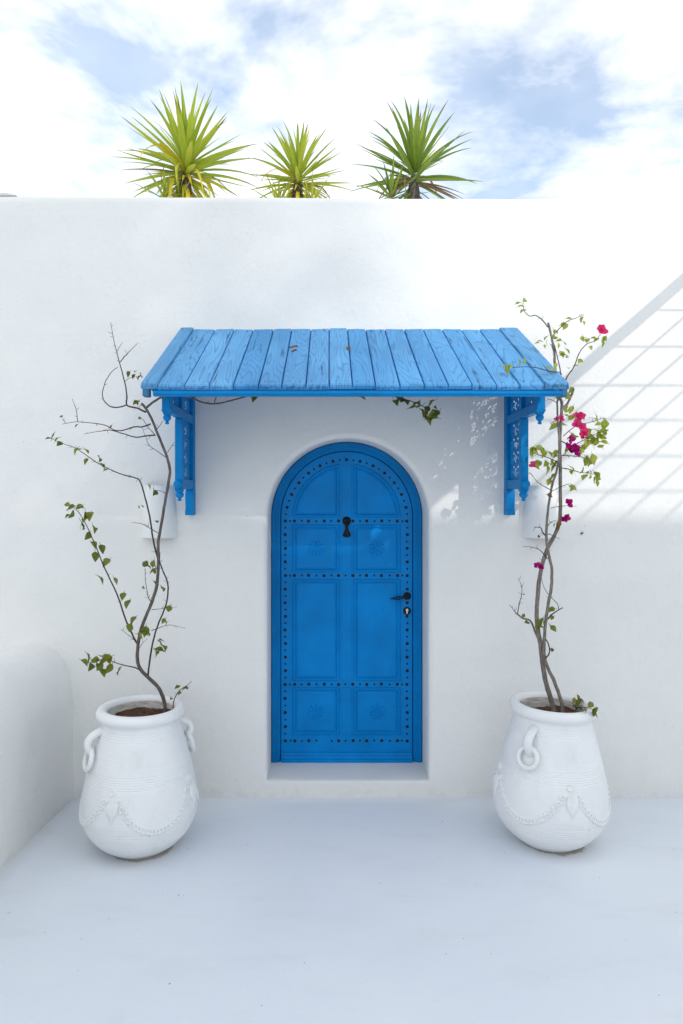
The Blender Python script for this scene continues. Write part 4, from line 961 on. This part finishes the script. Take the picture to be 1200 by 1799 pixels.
stem(BR, 'twig', b([(958, 1156), (964, 1150), (965.6, 1141), (963, 1130), (958.6, 1123)], -0.49, -0.49), 0.0032, 0.0024, M_twig, 0)
stem(BR, 'branch', b([(962, 1088), (968, 1081), (976.7, 1074.4), (989, 1067.5)], -0.485, -0.48), 0.0036, 0.0020, M_twig, 3)
stem(BR, 'twig', b([(982, 1072), (979, 1060), (963, 1044), (954, 1027), (950, 1008)], -0.49, -0.49), 0.0017, 0.0009, M_twig, 2)
stem(BR, 'twig', b([(962, 982), (950, 968), (938, 962), (919, 960)], -0.48, -0.46), 0.0024, 0.0008, M_twig, 2)
stem(BR, 'twig', b([(961, 944), (953, 935), (950, 927), (938, 926)], -0.49, -0.47), 0.0034, 0.0012, M_twig, 4)
stem(BR, 'twig', b([(963, 938), (971, 941), (984, 947)], -0.49, -0.48), 0.0018, 0.0008, M_twig, 2)
stem(BR, 'twig', b([(962, 925), (967, 918), (977, 914)], -0.49, -0.5), 0.0020, 0.0009, M_twig, 2)
stem(BR, 'twig', b([(966, 860), (950, 851), (941, 843), (929, 829)], -0.48, -0.46), 0.0019, 0.0008, M_twig, 4)
stem(BR, 'twig', b([(967, 893), (980, 890), (998, 888)], -0.49, -0.5), 0.0015, 0.0008, M_twig, 2)
stem(BR, 'twig', b([(970, 863), (985, 855), (1000, 850), (1006, 852)], -0.49, -0.5), 0.0015, 0.0008, M_twig, 3)
stem(BR, 'branch', b([(986, 822), (1003, 825), (1020, 830), (1040, 832), (1050, 838)], -0.48, -0.44), 0.0022, 0.0009, M_twig, 5)
stem(BR, 'branch', b([(984, 800), (1005, 801), (1023, 803), (1034, 806)], -0.48, -0.46), 0.0021, 0.0009, M_twig, 4)
stem(BR, 'branch', b([(986, 775), (1005, 783), (1020, 776), (1040, 765), (1062, 757)], -0.48, -0.42), 0.0024, 0.0009, M_twig, 5)
stem(BR, 'branch', b([(990, 766), (1006, 752), (1022, 745), (1040, 741), (1058, 735), (1066, 735)], -0.48, -0.40), 0.0020, 0.0008, M_twig, 5)
stem(BR, 'branch', b([(980, 812), (968, 806), (955, 802), (940, 797), (931, 793)], -0.48, -0.44), 0.0022, 0.0009, M_twig, 5)
stem(BR, 'twig', b([(984, 748), (975, 740), (966, 745)], -0.48, -0.46), 0.0016, 0.0008, M_twig, 1)
stem(BR, 'twig', b([(978, 707), (970, 703), (961, 700)], -0.48, -0.46), 0.0018, 0.0009, M_twig, 1)
stem(BR, 'branch', b([(963, 575), (951.7, 561), (941, 554), (930, 555), (921.5, 546.5), (919, 535), (921, 526)], -0.49, -0.45), 0.0026, 0.0009, M_twig, 7)
stem(BR, 'branch', b([(972, 589), (985, 574.6), (997.5, 564), (1014, 558), (1024.6, 552.7)], -0.49, -0.46), 0.0022, 0.0008, M_twig, 5)
stem(BR, 'branch', b([(985, 700), (990, 680), (996.5, 662), (1008, 645), (1014, 628.7), (1021.5, 614), (1032, 604), (1045, 599), (1055, 588)], -0.485, -0.42), 0.0032, 0.0012, M_twig, 7)
stem(BR, 'branch', b([(986, 690), (985, 655), (980, 630), (974, 605)], -0.49, -0.50), 0.0028, 0.0016, M_twig, 3)
stem(BR, 'branch', [(985.5, 660, -0.52), (984, 654, -0.68), (968, 652.7, -0.79), (945, 646.5, -0.78), (922.5, 644, -0.78), (899.6, 646.5, -0.77)], 0.0026, 0.0009, M_twig, 8)
stem(BR, 'branch', b([(1012, 1262), (1011, 1252), (1013, 1244), (1022, 1243), (1034, 1243), (1040, 1246)], -0.44, -0.62), 0.0022, 0.0009, M_twig, 1)
c1 = lambda x, y: (860+x/4.8, 510+y/4.8); c2 = lambda x, y: (860+x/3.6, 780+y/3.6); c3 = lambda x, y: (620+x/2.5, 550+y/2.5); cb_ = lambda x, y: (850+x/4.8, 1200+y/4.8)
Rf = []
for x, y in ((245, 105), (262, 125), (285, 160), (300, 82), (555, 335), (560, 350), (625, 290), (640, 312), (675, 240), (775, 245), (432, 425), (475, 403), (475, 450), (525, 465), (580, 415), (592, 455), (635, 450), (545, 400), (612, 525), (622, 540), (655, 555), (658, 512), (785, 412), (825, 417), (885, 400), (905, 415), (965, 405), (962, 440), (860, 490), (735, 632), (758, 597), (665, 655)):
    Rf.append((*c1(x, y), -0.46, 10))
for x, y in ((130, 635), (150, 670), (175, 640), (160, 655), (260, 608), (302, 590), (492, 648), (545, 655), (555, 630)): Rf.append((*c1(x, y), -0.785, 9))
for x, y in ((560, 905), (585, 880), (690, 840), (678, 882), (655, 890), (662, 1060), (690, 1075), (715, 1050), (550, 1130), (540, 1150), (625, 1130), (762, 1110), (900, 1075), (975, 1120), (715, 1240), (705, 1225), (640, 1000), (690, 1005), (940, 1190), (975, 1185), (850, 1190)): Rf.append((*c1(x, y), -0.46, 12))
for x, y in ((278, 38), (270, 50), (318, 25), (300, 58), (345, 62), (330, 40), (385, 65), (415, 55), (425, 70), (480, 60), (490, 25), (578, 45), (395, 118), (415, 135), (400, 150), (375, 155), (398, 205), (388, 232), (360, 120), (620, 95), (635, 120), (612, 110), (660, 82), (662, 105), (535, 155), (578, 165), (610, 182), (600, 205), (650, 192), (680, 190), (685, 225), (665, 212), (525, 275), (525, 392), (290, 140), (310, 120)): Rf.append((*c2(x, y), -0.46, 13))
for x, y in ((1035, 540), (1055, 560), (1080, 525), (1105, 520), (1102, 565), (1050, 575), (1085, 580), (1040, 555), (1065, 545), (1030, 570), (1010, 590), (1040, 650), (1060, 635), (1030, 640), (1068, 462), (1106, 482), (1095, 545), (1075, 565)): Rf.append((*c3(x, y), -0.43, 13))
for x, y, s in ((240, 1130, 12), (310, 1140, 14), (330, 1120, 12), (385, 1150, 16), (395, 1042, 10), (385, 1048, 9), (395, 1100, 8), (305, 1160, 12), (395, 1298, 8), (215, 1085, 6)): Rf.append((*c2(x, y), -0.48, s))
for i, (x, y, Y, s) in enumerate(Rf): add_leaf(BR, x, y, Y+rl.uniform(-0.035, 0.035), s*1.42, LV_R if y < 905 else LV_L)  # sunlit leaf colour above the shadow edge, shaded colour below
for x, y in ((790, 158), (830, 150), (805, 122), (760, 150), (770, 205), (810, 215), (862, 218), (920, 235), (935, 260), (910, 178), (940, 215)): add_leaf(BR, *cb_(x, y), -0.46 if x < 840 else -0.66, 14, LV_L, (0, -0.3, -0.3))
for x, y, s in ((435, 510, 16), (430, 530, 10), (383, 322, 12), (315, 580, 8), (212, 950, 9)): q = c2(x, y); add_leaf(BR, *q, -0.51, s, LV_B)
def flower(px, py, Y, s, pool): 
    q = Vector((rl.uniform(-0.5, 0.5), -1, rl.uniform(-0.2, 0.6))).to_track_quat('Z', 'Y') @ Quaternion((0, 0, 1), rl.uniform(0, 6))
    inst('flower', rl.choice(pool), at(px, py, Y), q, s/F*(D+Y), BR)
for px, py, s, k in ((1057, 582, 9, 0), (1055, 578, 7, 0), (1017, 729, 9, 0), (1020, 731, 7, 0), (1013, 746, 8, 0), (1021, 751, 9, 0), (1026, 762, 9, 0), (1023, 766, 7, 0), (1001, 773, 8, 1), (1006, 788, 10, 1), (1003, 792, 9, 1), (1010, 794, 9, 1), (996, 782, 6, 1), (933, 817, 7, 0), (998, 884, 8, 1), (1001, 886, 6, 1), (992, 909, 8, 1), (991, 913, 6, 1), (943, 994, 6, 1), (949, 997, 6, 1), (986, 736, 6, 0), (979, 737, 5, 0), (969, 690, 5, 0)):
    flower(px, py, -0.50+rl.uniform(-0.015, 0.015), s*1.38, FL_R if k == 0 else FL_M)

# ================================================================== YUCCAS BEHIND THE WALL
def blade(name, m, arch, wd=0.075, fold=0.5, kink=0.0):
    mb = MB(); rows = []; n = 9; x = z = 0.0; ang = 0.0
    for i in range(n+1):
        t = i/n; wv = (0.62+1.1*t if t < 0.3 else 0.95*(1-((t-0.3)/0.7)**1.5)+0.012)
        if i: ang = -arch*t*t-(kink if t > 0.55 else 0); x += cos(ang)/n; z += sin(ang)/n
        nx, nz = -sin(ang), cos(ang); h = fold*wd*wv*0.5
        rows.append([Vector((x+nx*h, -wd*wv/2, z+nz*h)), Vector((x+nx*h*0.25, -wd*wv/4, z+nz*h*0.25)), Vector((x, 0, z)), Vector((x+nx*h*0.25, wd*wv/4, z+nz*h*0.25)), Vector((x+nx*h, wd*wv/2, z+nz*h))])
    mb.add([v for r in rows for v in r], [(i*5+j, i*5+j+1, (i+1)*5+j+1, (i+1)*5+j) for i in range(n) for j in range(4)])
    return mb.mesh(name, m, 60)
def blades(m, nm): return [blade(nm, m, a, w_, f) for a, w_, f in ((0.08, 0.082, 0.55), (0.22, 0.088, 0.5), (0.0, 0.076, 0.6), (0.45, 0.09, 0.45))]
BY, BO, BG, BB = blades(M_yucY, 'yucca_leaf'), [blade('yucca_leaf', M_yucO, a, 0.10, 0.35, k) for a, k in ((0.9, 0.5), (0.6, 0.9), (0.4, 0.2))], blades(M_yucG, 'yucca_leaf'), [blade('yucca_leaf', M_yucB, a, 0.055, 0.8, k) for a, k in ((0.2, 0.0), (0.5, 0.4), (0.9, 0.6))]
ry = random.Random(8)
def yucca(px, py, Y, Rpx, n_up, n_side, n_old, fresh, old, old_n_dead, label, shoots=()):
    c = at(px, py, Y); sc = Rpx/F*(D+Y)
    root = empty('yucca', (c.x, c.y, 3.0), label, 'yucca', 'yuccas behind the wall')
    mb = MB(); pts = [Vector((c.x+0.02*sin(z*3), c.y, z)) for z in [3.0+(c.z-3.0)*k/8 for k in range(9)]]; mb.tube(pts, [0.075, 0.065, 0.06, 0.058, 0.056, 0.056, 0.055, 0.05, 0.03], 10)
    mb.build('trunk', M_bark, root, 60)
    def put(el, az, L, pool, dz_=0.0, lift=0):
        d = Vector((cos(el)*cos(az), cos(el)*sin(az), sin(el))); q = d.to_track_quat('X', 'Z') @ Quaternion((1, 0, 0), ry.uniform(-0.25, 0.25))
        inst('leaf', ry.choice(pool), c+Vector((0, 0, dz_))+d*0.03, q, (L*sc, L*sc*ry.uniform(0.9, 1.15), L*sc), root)
    ga = 2.39996
    for i in range(n_up):
        q = (i+0.5)/n_up; put(radians(84-62*q+ry.uniform(-5, 5)), i*ga+ry.uniform(-0.2, 0.2), ry.uniform(0.86, 1.03), fresh, 0.10*(1-q)*sc)
    for i in range(n_side):
        q = (i+0.5)/n_side; put(radians(24-34*q+ry.uniform(-6, 6)), i*ga+1+ry.uniform(-0.3, 0.3), ry.uniform(0.86, 1.10), fresh if ry.random() > 0.10 else old, -0.10*q*sc)
    for i in range(n_old):
        q = (i+0.5)/n_old; put(radians(-6-56*q+ry.uniform(-10, 10)), i*ga+2+ry.uniform(-0.3, 0.3), ry.uniform(0.42, 0.78), old if ry.random() < 0.7 else fresh, -(0.03+0.32*q)*sc)
    for i in range(old_n_dead):
        put(radians(ry.uniform(-20, 28)), i*ga*1.3+0.4, ry.uniform(0.6, 0.95), BB, -0.08*sc)
    for (sx_, sy_, sr, n, pool) in shoots:
        cc = at(sx_, sy_, Y-0.05); s2 = sr/F*(D+Y)
        for i in range(n):
            q = (i+0.5)/n; el = radians(82-70*q); az = i*ga; d = Vector((cos(el)*cos(az), cos(el)*sin(az), sin(el)))
            inst('leaf', ry.choice(pool), cc+d*0.02, d.to_track_quat('X', 'Z'), (s2*ry.uniform(0.8, 1.0),)*2+(s2,), root)
        mb = MB(); mb.tube([Vector((c.x, c.y, c.z-0.5)), Vector(((c.x+cc.x)/2, cc.y, cc.z-0.25)), cc], [0.03, 0.028, 0.02], 8); mb.build('side_shoot', M_bark, root, 60)
yucca(327, 296, 1.25, 122, 40, 34, 56, BY, BO, 2, 'large yellow-green yucca behind the wall, leftmost of the three', ((290, 352, 62, 14, BY), (314, 350, 48, 10, BY)))
yucca(524, 317, 1.25, 88, 40, 30, 46, BY, BO, 1, 'smallest yellow-green yucca behind the wall, the middle one', ((490, 362, 60, 14, BY), (548, 360, 55, 12, BY)))
yucca(728, 310, 1.25, 118, 42, 16, 26, BG, BB, 12, 'green yucca with withered lower leaves behind the wall, rightmost', ((688, 350, 70, 22, BG),))

# small roof structure just showing over the wall at far left
sc0 = at(-20, 350, 3.2); rt = empty('stair_hatch', (sc0.x, 3.2, 3.0), 'small beige roof hatch with grey edge over wall top, far left', 'roof hatch')
zt_ = at(10, 344.5, 3.2).z; xr_ = at(17, 343, 3.2).x
mb = MB(); mb.box(xr_-1.2, xr_-0.03, 3.2, 4.2, 3.0, zt_-0.025); mb.build('wall', M_beige, rt, 0)
mb = MB(); mb.add([(x+(0.10 if x > xr_-0.5 and z < zt_-0.01 else 0), y, z) for x in (xr_-1.3, xr_) for y in (3.12, 4.3) for z in (zt_-0.024, zt_)], [(0,1,3,2),(4,6,7,5),(0,4,5,1),(2,3,7,6),(0,2,6,4),(1,5,7,3)]); mb.build('roof', M_grey, rt, 0)
